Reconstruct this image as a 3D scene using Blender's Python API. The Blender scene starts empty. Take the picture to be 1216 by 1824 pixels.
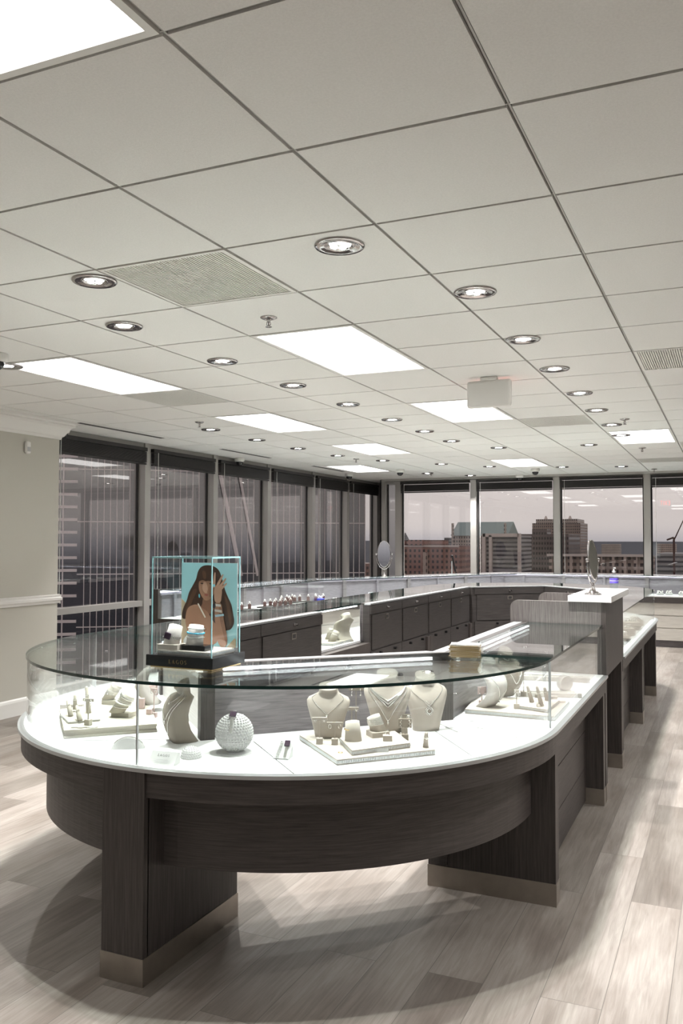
import bpy, bmesh, math, random
from mathutils import Vector, Matrix
random.seed(7)
PI = math.pi
SC = bpy.context.scene
COL = SC.collection

# ---------------------------------------------------------------- camera
PITCH, YAW, ROLL = .0347, .4238, .0017
cy_, sy_ = math.cos(YAW), math.sin(YAW)
fwd = Vector((-sy_*math.cos(PITCH), cy_*math.cos(PITCH), math.sin(PITCH)))
rt = Vector((cy_, sy_, 0)); up = rt.cross(fwd)
r2 = rt*math.cos(ROLL)+up*math.sin(ROLL); u2 = up*math.cos(ROLL)-rt*math.sin(ROLL)
cam = bpy.data.cameras.new('camera'); cam_o = bpy.data.objects.new('camera', cam); COL.objects.link(cam_o)
cam.sensor_fit = 'VERTICAL'; cam.sensor_height = 36; cam.lens = 1526.7*36/1824
cam.clip_start = .05; cam.clip_end = 5000
m = Matrix((r2, u2, -fwd)).transposed().to_4x4(); m.translation = (0, 0, 1.5)
cam_o.matrix_world = m
SC.camera = cam_o

# ---------------------------------------------------------------- light levels
EXPOSURE = 0.6
SPOT_W = 150.0          # each recessed downlight
TROFFER = 2.6          # emission of the ceiling light panels
LED_CASE = 6.5        # LED strips inside the showcases
LED_WALL = 8.0        # LED strips of the window counter
SKY_GAIN = 1.02
SC.view_settings.view_transform = 'Standard'
SC.view_settings.look = 'None'
SC.view_settings.exposure = EXPOSURE
SC.view_settings.gamma = 1
SC.view_settings.use_curve_mapping = False

W = bpy.data.worlds.new('world'); SC.world = W; W.use_nodes = True
nt = W.node_tree; nt.nodes.clear()
tc = nt.nodes.new('ShaderNodeTexCoord'); sep = nt.nodes.new('ShaderNodeSeparateXYZ')
ramp = nt.nodes.new('ShaderNodeValToRGB'); bg = nt.nodes.new('ShaderNodeBackground'); wo = nt.nodes.new('ShaderNodeOutputWorld')
mp = nt.nodes.new('ShaderNodeMath'); mp.operation = 'MULTIPLY_ADD'; mp.inputs[1].default_value = .5; mp.inputs[2].default_value = .5
nt.links.new(tc.outputs['Generated'], sep.inputs[0]); nt.links.new(sep.outputs['Z'], mp.inputs[0])
nt.links.new(mp.outputs[0], ramp.inputs[0]); nt.links.new(ramp.outputs[0], bg.inputs[0]); nt.links.new(bg.outputs[0], wo.inputs[0])
cr = ramp.color_ramp
cr.elements[0].position = 0; cr.elements[0].color = (.05, .05, .055, 1)
cr.elements[1].position = 1; cr.elements[1].color = (.40, .41, .45, 1)
for p, c in ((.485, (.10, .10, .12, 1)), (.4985, (.40, .40, .44, 1)), (.509, (.62, .59, .585, 1)), (.60, (.61, .57, .55, 1)), (.75, (.50, .48, .48, 1))):
    e = cr.elements.new(p); e.color = c
bg.inputs[1].default_value = SKY_GAIN

# ---------------------------------------------------------------- materials
def newmat(name):
    m = bpy.data.materials.new(name); m.use_nodes = True
    return m, m.node_tree, m.node_tree.nodes['Principled BSDF']
def plain(name, col, rough=.6, metal=0, spec=.5, noise=0, nscale=30, bump=0, bscale=200):
    m, t, b = newmat(name)
    b.inputs['Base Color'].default_value = (*col, 1); b.inputs['Roughness'].default_value = rough
    b.inputs['Metallic'].default_value = metal; b.inputs['Specular IOR Level'].default_value = spec
    if noise or bump:
        c = t.nodes.new('ShaderNodeTexCoord')
    if noise:
        n = t.nodes.new('ShaderNodeTexNoise'); n.inputs['Scale'].default_value = nscale; n.inputs['Detail'].default_value = 6
        r = t.nodes.new('ShaderNodeValToRGB'); t.links.new(c.outputs['Object'], n.inputs['Vector']); t.links.new(n.outputs[0], r.inputs[0])
        r.color_ramp.elements[0].position = .3; r.color_ramp.elements[1].position = .7
        r.color_ramp.elements[0].color = (*[x*(1-noise) for x in col], 1); r.color_ramp.elements[1].color = (*[min(1, x*(1+noise)) for x in col], 1)
        t.links.new(r.outputs[0], b.inputs['Base Color'])
    if bump:
        n = t.nodes.new('ShaderNodeTexNoise'); n.inputs['Scale'].default_value = bscale; n.inputs['Detail'].default_value = 3
        bu = t.nodes.new('ShaderNodeBump'); bu.inputs['Strength'].default_value = bump; bu.inputs['Distance'].default_value = .002
        t.links.new(c.outputs['Object'], n.inputs['Vector']); t.links.new(n.outputs[0], bu.inputs['Height']); t.links.new(bu.outputs[0], b.inputs['Normal'])
    return m
def emis(name, col, st):
    m = bpy.data.materials.new(name); m.use_nodes = True; t = m.node_tree; t.nodes.clear()
    e = t.nodes.new('ShaderNodeEmission'); o = t.nodes.new('ShaderNodeOutputMaterial')
    e.inputs[0].default_value = (*col, 1); e.inputs[1].default_value = st; t.links.new(e.outputs[0], o.inputs[0])
    return m
def wood(name, c1, c2, scale, rough=.5):
    m, t, b = newmat(name)
    c = t.nodes.new('ShaderNodeTexCoord'); mp = t.nodes.new('ShaderNodeMapping'); mp.inputs['Scale'].default_value = scale
    n = t.nodes.new('ShaderNodeTexNoise'); n.inputs['Scale'].default_value = 1; n.inputs['Detail'].default_value = 5; n.inputs['Roughness'].default_value = .65
    r = t.nodes.new('ShaderNodeValToRGB')
    r.color_ramp.elements[0].position = .32; r.color_ramp.elements[0].color = (*c1, 1)
    r.color_ramp.elements[1].position = .68; r.color_ramp.elements[1].color = (*c2, 1)
    t.links.new(c.outputs['Object'], mp.inputs[0]); t.links.new(mp.outputs[0], n.inputs['Vector']); t.links.new(n.outputs[0], r.inputs[0])
    t.links.new(r.outputs[0], b.inputs['Base Color']); b.inputs['Roughness'].default_value = rough
    bu = t.nodes.new('ShaderNodeBump'); bu.inputs['Strength'].default_value = .15; bu.inputs['Distance'].default_value = .001
    t.links.new(n.outputs[0], bu.inputs['Height']); t.links.new(bu.outputs[0], b.inputs['Normal'])
    return m
def glass(name, f0=.04, tint=(1, 1, 1), gl=(1, 1, 1), rough=0.0):
    m = bpy.data.materials.new(name); m.use_nodes = True; t = m.node_tree; t.nodes.clear(); N, L = t.nodes.new, t.links.new
    o = N('ShaderNodeOutputMaterial'); mx = N('ShaderNodeMixShader'); lw = N('ShaderNodeLayerWeight'); lw.inputs[0].default_value = .5
    pw = N('ShaderNodeMath'); pw.operation = 'POWER'; pw.inputs[1].default_value = 5
    ma = N('ShaderNodeMath'); ma.operation = 'MULTIPLY_ADD'; ma.inputs[1].default_value = 1-f0; ma.inputs[2].default_value = f0
    tr = N('ShaderNodeBsdfTransparent'); g = N('ShaderNodeBsdfGlossy')
    tr.inputs[0].default_value = (*tint, 1); g.inputs[0].default_value = (*gl, 1); g.inputs['Roughness'].default_value = rough
    L(lw.outputs['Facing'], pw.inputs[0]); L(pw.outputs[0], ma.inputs[0])
    L(ma.outputs[0], mx.inputs[0]); L(tr.outputs[0], mx.inputs[1]); L(g.outputs[0], mx.inputs[2]); L(mx.outputs[0], o.inputs[0])
    return m
WD1, WD2 = (.026, .0210, .0192), (.068, .0570, .0530)
M = {}
M['wood_v'] = wood('wood_vertical', WD1, WD2, (160, 160, 5))
M['wood_h'] = wood('wood_horizontal', WD1, WD2, (7, 7, 190))
M['wood_dark'] = wood('wood_dark_cabinet', (.020, .017, .016), (.048, .042, .040), (7, 7, 150))
M['wood_screen'] = wood('wood_screen', (.060, .052, .050), (.150, .135, .130), (150, 150, 6))
M['lilac'] = wood('lilac_panel', (.13, .118, .135), (.21, .19, .215), (14, 14, 150), .55)
M['backwood'] = wood('display_back_laminate', (.10, .09, .095), (.19, .17, .18), (9, 9, 150), .5)
M['ribbed'] = wood('ribbed_panel', (.48, .46, .45), (.66, .64, .62), (3, 3, 420), .5)
M['kick'] = plain('brushed_nickel', (.38, .345, .305), .38, .9, noise=.06, nscale=20)
M['trim_metal'] = plain('satin_aluminium', (.50, .51, .52), .35, .7)
M['deck'] = plain('white_deck', (.64, .64, .64), .45, spec=.3)
M['cream'] = plain('cream_leatherette', (.38, .355, .30), .6, bump=.3, bscale=900)
M['bust'] = plain('stone_linen', (.385, .34, .30), .85, bump=.4, bscale=1400)
M['bust_white'] = plain('off_white_linen', (.47, .44, .415), .85, bump=.4, bscale=1400)
M['bust_tan'] = plain('greige_linen', (.26, .225, .19), .85, bump=.4, bscale=1400)
M['pale'] = plain('pale_suede', (.41, .375, .335), .85)
M['pink'] = plain('blush_suede', (.42, .32, .30), .85)
M['white'] = plain('white_plastic', (.44, .44, .437), .4)
M['silver'] = plain('silver', (.80, .79, .77), .16, 1)
M['gold'] = plain('gold', (.75, .55, .27), .2, 1)
M['pearl'] = plain('pearl', (.85, .84, .80), .2, 0, 1)
M['gem'] = plain('clear_gem', (.90, .92, .95), .05, .6)
M['turq'] = plain('turquoise', (.08, .42, .60), .25)
M['blue'] = plain('blue_velvet', (.035, .05, .38), .7)
M['maroon'] = plain('maroon_leather', (.06, .011, .010), .5)
M['black'] = plain('black_gloss', (.010, .010, .011), .18)
M['black_matte'] = plain('black_matte', (.018, .017, .017), .6)
M['purple_black'] = plain('smoked_screen', (.035, .020, .035), .15)
M['chrome'] = plain('chrome', (.46, .44, .44), .09, 1)
M['mirror'] = plain('mirror_glass', (.85, .87, .87), .01, 1)
M['stone'] = plain('white_quartz', (.74, .73, .72), .25, noise=.04, nscale=12)
M['drawer_cream'] = wood('cream_laminate', (.50, .47, .43), (.60, .57, .52), (6, 6, 90), .5)
M['wall'] = plain('greige_paint', (.50, .485, .43), .8, bump=.2, bscale=500)
M['trimwhite'] = plain('white_trim_paint', (.74, .73, .70), .45)
M['mullion'] = plain('bronze_grey_aluminium', (.40, .385, .365), .45, .4)
M['blind'] = plain('dark_bronze_blind', (.017, .015, .014), .5)
M['tile'] = plain('ceiling_tile', (.79, .785, .765), .9, noise=.035, nscale=160, bump=.5, bscale=600)
M['tbar_gap'] = plain('ceiling_grid_shadow_slot', (.13, .12, .11), .8)
M['tbar'] = plain('ceiling_tee', (.45, .44, .42), .5)
M['led_case'] = emis('led_case', (.95, .97, 1), LED_CASE)
M['led_wall'] = emis('led_wall', (.88, .90, 1), LED_WALL)
M['troffer'] = emis('troffer_lens', (1, .99, .97), TROFFER)
M['bulb'] = emis('downlight_led', (1, .98, .95), 30)
M['exit_red'] = emis('exit_red', (1, .05, .03), 3)
M['glass'] = glass('showcase_glass', .02, (.985, .995, .99))
M['glass_top'] = glass('showcase_top_glass', .05, (.93, .965, .95))
M['glass_box'] = glass('display_box_glass', .012, (.98, 1, 1))
M['window'] = glass('window_glass', .075, (.85, .83, .82))
M['glass_edge'] = plain('green_glass_edge', (.012, .035, .032), .12)
M['teal_edge'] = plain('pale_teal_glass_edge', (.30, .55, .58), .15)
M['dome'] = plain('smoked_dome', (.02, .02, .022), .08)
M['perf'] = plain('perforated_white_metal', (.72, .71, .67), .5, noise=.12, nscale=220)

def floor_mat():
    m, t, b = newmat('oak_planks')
    N, L = t.nodes.new, t.links.new
    c = N('ShaderNodeTexCoord'); sp = N('ShaderNodeSeparateXYZ'); cb = N('ShaderNodeCombineXYZ')
    L(c.outputs['Object'], sp.inputs[0]); L(sp.outputs['Y'], cb.inputs['X']); L(sp.outputs['X'], cb.inputs['Y'])
    br = N('ShaderNodeTexBrick'); L(cb.outputs[0], br.inputs['Vector'])
    br.inputs['Scale'].default_value = 1; br.inputs['Brick Width'].default_value = 1.45; br.inputs['Row Height'].default_value = .195
    br.inputs['Mortar Size'].default_value = .0012; br.inputs['Mortar Smooth'].default_value = .3; br.inputs['Bias'].default_value = 0
    br.offset = .37; br.offset_frequency = 2
    br.inputs['Color1'].default_value = (0, 0, 0, 1); br.inputs['Color2'].default_value = (1, 1, 1, 1); br.inputs['Mortar'].default_value = (.5, .5, .5, 1)
    # grain shifted per plank
    mu = N('ShaderNodeVectorMath'); mu.operation = 'MULTIPLY'; mu.inputs[1].default_value = (17, 31, 0); L(br.outputs['Color'], mu.inputs[0])
    ad = N('ShaderNodeVectorMath'); ad.operation = 'ADD'; L(cb.outputs[0], ad.inputs[0]); L(mu.outputs[0], ad.inputs[1])
    mp = N('ShaderNodeMapping'); mp.inputs['Scale'].default_value = (2.2, 40, 1); L(ad.outputs[0], mp.inputs[0])
    n1 = N('ShaderNodeTexNoise'); n1.inputs['Scale'].default_value = 1.6; n1.inputs['Detail'].default_value = 8; n1.inputs['Roughness'].default_value = .65
    n1.inputs['Distortion'].default_value = .8; L(mp.outputs[0], n1.inputs['Vector'])
    mp2 = N('ShaderNodeMapping'); mp2.inputs['Scale'].default_value = (1.6, 5, 1); L(ad.outputs[0], mp2.inputs[0])
    n2 = N('ShaderNodeTexNoise'); n2.inputs['Scale'].default_value = 1.1; n2.inputs['Detail'].default_value = 3; L(mp2.outputs[0], n2.inputs['Vector'])
    r1 = N('ShaderNodeValToRGB'); L(n1.outputs[0], r1.inputs[0])
    r1.color_ramp.elements[0].position = .30; r1.color_ramp.elements[0].color = (.205, .180, .161, 1)
    r1.color_ramp.elements[1].position = .72; r1.color_ramp.elements[1].color = (.325, .297, .272, 1)
    r2_ = N('ShaderNodeValToRGB'); L(br.outputs['Color'], r2_.inputs[0])
    r2_.color_ramp.elements[0].color = (.66, .65, .63, 1); r2_.color_ramp.elements[1].color = (1.12, 1.12, 1.12, 1)
    mx = N('ShaderNodeMix'); mx.data_type = 'RGBA'; mx.blend_type = 'MULTIPLY'; mx.inputs[0].default_value = 1
    L(r1.outputs[0], mx.inputs[6]); L(r2_.outputs[0], mx.inputs[7])
    r3 = N('ShaderNodeValToRGB'); L(n2.outputs[0], r3.inputs[0])
    r3.color_ramp.elements[0].position = .28; r3.color_ramp.elements[0].color = (.62, .58, .55, 1); r3.color_ramp.elements[1].position = .6; r3.color_ramp.elements[1].color = (1, 1, 1, 1)
    mx2 = N('ShaderNodeMix'); mx2.data_type = 'RGBA'; mx2.blend_type = 'MULTIPLY'; mx2.inputs[0].default_value = 1
    L(mx.outputs[2], mx2.inputs[6]); L(r3.outputs[0], mx2.inputs[7])
    mx3 = N('ShaderNodeMix'); mx3.data_type = 'RGBA'; mx3.inputs[7].default_value = (.09, .08, .07, 1)
    L(br.outputs['Fac'], mx3.inputs[0]); L(mx2.outputs[2], mx3.inputs[6]); L(mx3.outputs[2], b.inputs['Base Color'])
    b.inputs['Roughness'].default_value = .42; b.inputs['Specular IOR Level'].default_value = .4
    bu = N('ShaderNodeBump'); bu.inputs['Strength'].default_value = .12; bu.inputs['Distance'].default_value = .002; L(n1.outputs[0], bu.inputs['Height']); L(bu.outputs[0], b.inputs['Normal'])
    return m
M['floor'] = floor_mat()

def facade(name, wall, win, w, h, fx=.5, fz=.5, rough=.6, gloss=.15):
    """walls with a regular grid of windows, in the building's own object space"""
    m, t, b = newmat(name); N, L = t.nodes.new, t.links.new
    c = N('ShaderNodeTexCoord'); sp = N('ShaderNodeSeparateXYZ'); L(c.outputs['Object'], sp.inputs[0])
    def tri(sock, size, frac):
        a = N('ShaderNodeMath'); a.operation = 'DIVIDE'; a.inputs[1].default_value = size; L(sock, a.inputs[0])
        f = N('ShaderNodeMath'); f.operation = 'FRACT'; L(a.outputs[0], f.inputs[0])
        g = N('ShaderNodeMath'); g.operation = 'LESS_THAN'; g.inputs[1].default_value = frac; L(f.outputs[0], g.inputs[0])
        return g.outputs[0]
    s = N('ShaderNodeMath'); s.operation = 'ADD'; L(sp.outputs['X'], s.inputs[0]); L(sp.outputs['Y'], s.inputs[1])
    a = tri(s.outputs[0], w, fx); bz = tri(sp.outputs['Z'], h, fz)
    mul = N('ShaderNodeMath'); mul.operation = 'MULTIPLY'; L(a, mul.inputs[0]); L(bz, mul.inputs[1])
    no = N('ShaderNodeTexNoise'); no.inputs['Scale'].default_value = .35; L(c.outputs['Object'], no.inputs['Vector'])
    wr = N('ShaderNodeMix'); wr.data_type = 'RGBA'; wr.inputs[6].default_value = (*[x*.7 for x in wall], 1); wr.inputs[7].default_value = (*[x*1.25 for x in wall], 1); L(no.outputs[0], wr.inputs[0])
    mx = N('ShaderNodeMix'); mx.data_type = 'RGBA'; mx.inputs[7].default_value = (*win, 1)
    L(wr.outputs[2], mx.inputs[6]); L(mul.outputs[0], mx.inputs[0]); L(mx.outputs[2], b.inputs['Base Color'])
    rr = N('ShaderNodeMapRange'); rr.inputs[3].default_value = rough; rr.inputs[4].default_value = gloss; L(mul.outputs[0], rr.inputs[0]); L(rr.outputs[0], b.inputs['Roughness'])
    return m

# ---------------------------------------------------------------- mesh helpers
class MB:
    def __init__(s): s.bm = bmesh.new(); s.mi = 0; s.smooth = False
    def _f(s, vs):
        try: f = s.bm.faces.new(vs)
        except ValueError: return None
        f.material_index = s.mi; f.smooth = s.smooth; return f
    def box(s, x0, x1, y0, y1, z0, z1, rz=0, rx=0, ry=0, piv=None):
        c = [(x, y, z) for z in (z0, z1) for y in (y0, y1) for x in (x0, x1)]
        if rz or rx or ry:
            p = Vector(piv or ((x0+x1)/2, (y0+y1)/2, (z0+z1)/2)); R = Matrix.Rotation(rz, 3, 'Z') @ Matrix.Rotation(rx, 3, 'X') @ Matrix.Rotation(ry, 3, 'Y')
            c = [R @ (Vector(q)-p)+p for q in c]
        v = [s.bm.verts.new(q) for q in c]
        for q in ((0, 2, 3, 1), (4, 5, 7, 6), (0, 1, 5, 4), (2, 6, 7, 3), (0, 4, 6, 2), (1, 3, 7, 5)): s._f([v[i] for i in q])
        return s
    def prism(s, pts, z0, z1, side=None, caps=True):
        n = len(pts); a = sum(pts[i][0]*pts[(i+1) % n][1]-pts[(i+1) % n][0]*pts[i][1] for i in range(n))
        if a < 0: pts = pts[::-1]
        lo = [s.bm.verts.new((p[0], p[1], z0)) for p in pts]; hi = [s.bm.verts.new((p[0], p[1], z1)) for p in pts]
        if caps: s._f(lo[::-1]); s._f(hi)
        k = s.mi
        if side is not None: s.mi = side
        for i in range(n):
            j = (i+1) % n; s._f([lo[i], lo[j], hi[j], hi[i]])
        s.mi = k; return s
    def shell(s, path, t, z0, z1):
        """wall of thickness t standing on a plan path (open)"""
        n = len(path); nor = []
        for i in range(n):
            a = Vector(path[max(0, i-1)]); b = Vector(path[min(n-1, i+1)]); d = (b-a).normalized(); nor.append(Vector((-d.y, d.x)))
        P = [Vector(p) for p in path]; Q = [P[i]+nor[i]*t for i in range(n)]
        A = [[s.bm.verts.new((q.x, q.y, z)) for q in L] for L in (P, Q) for z in (z0, z1)]
        for i in range(n-1):
            s._f([A[0][i], A[0][i+1], A[1][i+1], A[1][i]]); s._f([A[2][i+1], A[2][i], A[3][i], A[3][i+1]])
            s._f([A[1][i], A[1][i+1], A[3][i+1], A[3][i]]); s._f([A[0][i+1], A[0][i], A[2][i], A[2][i+1]])
        for i in (0, n-1): s._f([A[0][i], A[1][i], A[3][i], A[2][i]])
        return s
    def lathe(s, prof, c=(0, 0, 0), seg=24, R=None):
        c = Vector(c); rings = []
        for r, z in prof:
            if r < 1e-6: q = Vector((0, 0, z)); rings.append([s.bm.verts.new((R @ q if R else q)+c)]); continue
            L = []
            for i in range(seg):
                a = 2*PI*i/seg; q = Vector((r*math.cos(a), r*math.sin(a), z)); L.append(s.bm.verts.new((R @ q if R else q)+c))
            rings.append(L)
        for A, B in zip(rings, rings[1:]):
            for i in range(seg):
                j = (i+1) % seg
                if len(A) == 1 and len(B) == 1: continue
                if len(A) == 1: s._f([A[0], B[j], B[i]])
                elif len(B) == 1: s._f([A[i], A[j], B[0]])
                else: s._f([A[i], A[j], B[j], B[i]])
        return s
    def cyl(s, p0, p1, r0, r1=None, seg=12):
        p0, p1 = Vector(p0), Vector(p1); d = p1-p0; R = d.to_track_quat('Z', 'Y').to_matrix(); r1 = r0 if r1 is None else r1
        return s.lathe([(0, 0), (r0, 0), (r1, d.length), (0, d.length)], p0, seg, R)
    def tube(s, pts, r, seg=6, closed=False):
        P = [Vector(p) for p in pts]; n = len(P); rings = []
        prev = None
        for i in range(n):
            a = P[(i-1) % n] if closed else P[max(0, i-1)]; b = P[(i+1) % n] if closed else P[min(n-1, i+1)]
            d = (b-a).normalized()
            if prev is None: x = d.orthogonal().normalized()
            else:
                x = prev-d*prev.dot(d)
                x = x.normalized() if x.length > 1e-6 else d.orthogonal().normalized()
            prev = x; y = d.cross(x)
            rr = r[i] if isinstance(r, (list, tuple)) else r
            rings.append([s.bm.verts.new(P[i]+(x*math.cos(2*PI*k/seg)+y*math.sin(2*PI*k/seg))*rr) for k in range(seg)])
        for i in range(n if closed else n-1):
            A, B = rings[i], rings[(i+1) % n]
            for k in range(seg): s._f([A[k], A[(k+1) % seg], B[(k+1) % seg], B[k]])
        if not closed: s._f(rings[0][::-1]); s._f(rings[-1])
        return s
    def ring(s, c, R, r, rot=None, n=20, seg=6, sx=1, a0=0, a1=2*PI):
        full = abs(a1-a0-2*PI) < 1e-6; k = n if full else n+1
        pts = []
        for i in range(k):
            a = a0+(a1-a0)*i/n; q = Vector((R*sx*math.cos(a), R*math.sin(a), 0)); pts.append((rot @ q if rot else q)+Vector(c))
        return s.tube(pts, r, seg, full)
    def ball(s, c, r, u=8, v=6, sz=1):
        return s.lathe([(r*math.sin(PI*i/v) if 0 < i < v else 0, -r*sz*math.cos(PI*i/v)) for i in range(v+1)], c, u)
    def loft(s, secs, seg=24):
        """secs: (cx, cy, cz, rx, ry, tilt, power)"""
        rings = []
        for cx, cy, cz, rx, ry, tl, pw in secs:
            L = []
            for i in range(seg):
                a = 2*PI*i/seg; c, n = math.cos(a), math.sin(a)
                x = rx*math.copysign(abs(c)**pw, c); y = ry*math.copysign(abs(n)**pw, n)
                L.append(s.bm.verts.new((cx+x, cy+y*math.cos(tl), cz+y*math.sin(tl))))
            rings.append(L)
        for A, B in zip(rings, rings[1:]):
            for i in range(seg): s._f([A[i], A[(i+1) % seg], B[(i+1) % seg], B[i]])
        sm = s.smooth; s.smooth = False; s._f(rings[0][::-1]); s._f(rings[-1]); s.smooth = sm
        return s

def tagp(o, label=None, cat=None, group=None, kind=None):
    if label: o['label'] = label
    if cat: o['category'] = cat
    if group: o['group'] = group
    if kind: o['kind'] = kind
    return o
def emit(name, mb, mats, parent=None, label=None, cat=None, group=None, kind=None, loc=None, rz=0, world=False, bevel=0):
    """one mesh object. world=True: the mesh was written in room coordinates and is moved to its parent's origin"""
    bm = mb.bm
    off = None
    if world and parent is not None:
        off = Vector(); p_ = parent
        while p_ is not None: off += p_.location; p_ = p_.parent
    elif world and loc is not None: off = Vector(loc)
    if off is not None and (off.length > 0): bmesh.ops.translate(bm, verts=bm.verts, vec=-Vector(off))
    bmesh.ops.recalc_face_normals(bm, faces=bm.faces)
    me = bpy.data.meshes.new(name); bm.to_mesh(me); bm.free()
    for q in (mats if isinstance(mats, (list, tuple)) else [mats]): me.materials.append(M[q] if isinstance(q, str) else q)
    o = bpy.data.objects.new(name, me); COL.objects.link(o)
    if parent is not None: o.parent = parent
    if loc is not None: o.location = loc
    o.rotation_euler = (0, 0, rz)
    if bevel:
        b = o.modifiers.new('bevel', 'BEVEL'); b.width = bevel; b.segments = 2; b.limit_method = 'ANGLE'
    return tagp(o, label, cat, group, kind)
def thing(name, label, cat, loc=(0, 0, 0), rz=0, group=None, kind=None):
    o = bpy.data.objects.new(name, None); COL.objects.link(o); o.location = loc; o.rotation_euler = (0, 0, rz); o.empty_display_size = .1
    return tagp(o, label, cat, group, kind)
def copy_tree(root, loc, rz=None, label=None, parent=None):
    c = root.copy(); COL.objects.link(c)
    if parent is not None: c.parent = parent
    else:
        c.location = loc
        if rz is not None: c.rotation_euler = (0, 0, rz)
        if label: c['label'] = label
    for ch in list(root.children): copy_tree(ch, None, parent=c)
    return c
def arc(cx, cy, r, a0, a1, n=48):
    return [(cx+r*math.cos(a0+(a1-a0)*i/n), cy+r*math.sin(a0+(a1-a0)*i/n)) for i in range(n+1)]
ORD = ['nearest', 'second', 'third', 'fourth', 'fifth', 'sixth', 'seventh', 'eighth', 'ninth', 'tenth', 'eleventh', 'twelfth']

# ================================================================ THE ROOM
H = 2.599
GX, GY = -1.711, 2.109       # a crossing of the ceiling grid
XL, XR, YB, YF = -6.0, 4.4, 14.2, -4.0
emit('floor', MB().box(XL-.1, XR, YF, 15.3, -.12, 0), 'floor', kind='structure')
# ceiling: slot plane, lay-in tiles, tees
c = MB(); c.mi = 0; c.box(XL-.1, XR, YF, 15.3, H+.012, H+.08)
TROFF = [(0, -3, 2), (-1, 3, 2), (-4, 3, 2), (-4, 7, 2), (-4, 11, 2), (-1, 7, 2), (-2, 15, 2), (-6, 15, 2),
         (3, 3, 2), (3, 7, 2), (3, 11, 2), (3, 15, 2), (6, 3, 2), (6, 7, 2), (6, 11, 2), (6, 15, 2), (3, -1, 2), (6, -1, 2), (1, 11, 2),
         (-4, -1, 2), (0, -7, 2), (4, -6, 2)]
VENT = [(-1, 1), (-4, 5), (2, 5), (0, 9), (1, 16), (5, 9), (2, 13)]
skip = set()
for i, k, n in TROFF:
    for q in range(n): skip.add((i, k+q))
for v in VENT: skip.add(v)
SKIP_NEVER = None
tl = MB()
for i in range(-8, 11):
    for k in range(-11, 22):
        if (i, k) in skip: continue
        x0, y0 = GX+.61*i+.007, GY+.61*k+.007; x1, y1 = x0+.596, y0+.596
        x0, x1, y0, y1 = max(x0, XL), min(x1, XR), max(y0, YF), min(y1, 15.2)
        if x1-x0 < .02 or y1-y0 < .02: continue
        tl.box(x0, x1, y0, y1, H, H+.014)
ceil = emit('ceiling', c, 'tbar_gap', kind='structure')
emit('ceiling_tiles', tl, 'tile', ceil)
tb = MB()
for i in range(-7, 11): tb.box(GX+.61*i-.0025, GX+.61*i+.0025, YF, 15.2, H+.006, H+.012)
for k in range(-10, 22): tb.box(XL, XR, GY+.61*k-.0025, GY+.61*k+.0025, H+.0055, H+.0115)
emit('ceiling_tees', tb, 'tbar', ceil)

# painted wall with crown moulding, chair rail and baseboard
emit('wall_left', MB().box(XL-.12, -5.6, YF, 6.1, 0, H), 'wall', kind='structure')
def molding(name, prof, path_y, label=None):
    """profile (out, z) along the wall x=-5.6 from y0 to the free end with a small return"""
    mb = MB(); y0, y1 = path_y
    n = len(prof); A = [mb.bm.verts.new((-5.6+o, y0, z)) for o, z in prof]; B = [mb.bm.verts.new((-5.6+o, y1+o, z)) for o, z in prof]
    for i in range(n-1): mb._f([A[i], A[i+1], B[i+1], B[i]])
    D = [mb.bm.verts.new((-6.0, y1+o, z)) for o, z in prof]
    for i in range(n-1): mb._f([B[i], B[i+1], D[i+1], D[i]])
    return emit(name, mb, 'trimwhite', kind='structure')
molding('trim_1', [(0, H-.165), (.012, H-.165), (.016, H-.145), (.03, H-.135), (.045, H-.11), (.075, H-.06), (.10, H-.045), (.10, H-.03), (.115, H-.02), (.115, H), (0, H)], (YF, 6.1))
molding('trim_2', [(0, .935), (.014, .937), (.018, .955), (.030, .965), (.032, .985), (.022, .995), (.026, 1.010), (.010, 1.018), (0, 1.018)], (YF, 6.1))
molding('baseboard_left', [(0, 0), (.016, 0), (.016, .115), (.010, .135), (0, .145)], (YF, 6.1))
emit('wall_front', MB().box(XL-.12, XR, YF-.12, YF, 0, H), 'wall', kind='structure')
emit('wall_right', MB().box(XR, XR+.12, YF-.12, 15.3, 0, H), 'wall', kind='structure')

# window walls
LM = [6.30, 7.86, 9.26, 10.66, 12.09, 13.42, 14.80]
BMU = [-5.57, -5.29, -3.93, -2.54, -1.15, .24, 1.63, 3.02, XR]
def window_left(n, y0, y1):
    w = thing('window_%d' % n, None, None, (XL, y0, 0), kind='structure')
    emit('mullion', MB().box(XL-.08, XL+.07, y0-.05, y0+.05, 0, H), 'mullion', w, world=True)
    emit('head', MB().box(XL-.08, XL+.05, y0+.05, y1-.05, H-.10, H), 'mullion', w, world=True)
    emit('rail', MB().box(XL-.06, XL+.05, y0+.05, y1-.05, .78, .84), 'mullion', w, world=True)
    emit('sill', MB().box(XL-.08, XL+.05, y0+.05, y1-.05, 0, .08), 'mullion', w, world=True)
    emit('pane', MB().box(XL-.045, XL-.039, y0+.05, y1-.05, .08, H-.1), 'window', w, world=True)
    emit('gasket', MB().box(XL-.04, XL-.02, y0+.05, y0+.075, .08, H-.1).box(XL-.04, XL-.02, y1-.075, y1-.05, .08, H-.1), 'black_matte', w, world=True)
for i in range(len(LM)-1): window_left(i+1, LM[i], LM[i+1])
emit('trim_3', MB().box(XL-.08, XL+.07, 14.75, 15.2, 0, H).box(XL-.08, -5.60, 15.1, 15.25, 0, H), 'mullion', kind='structure')
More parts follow.
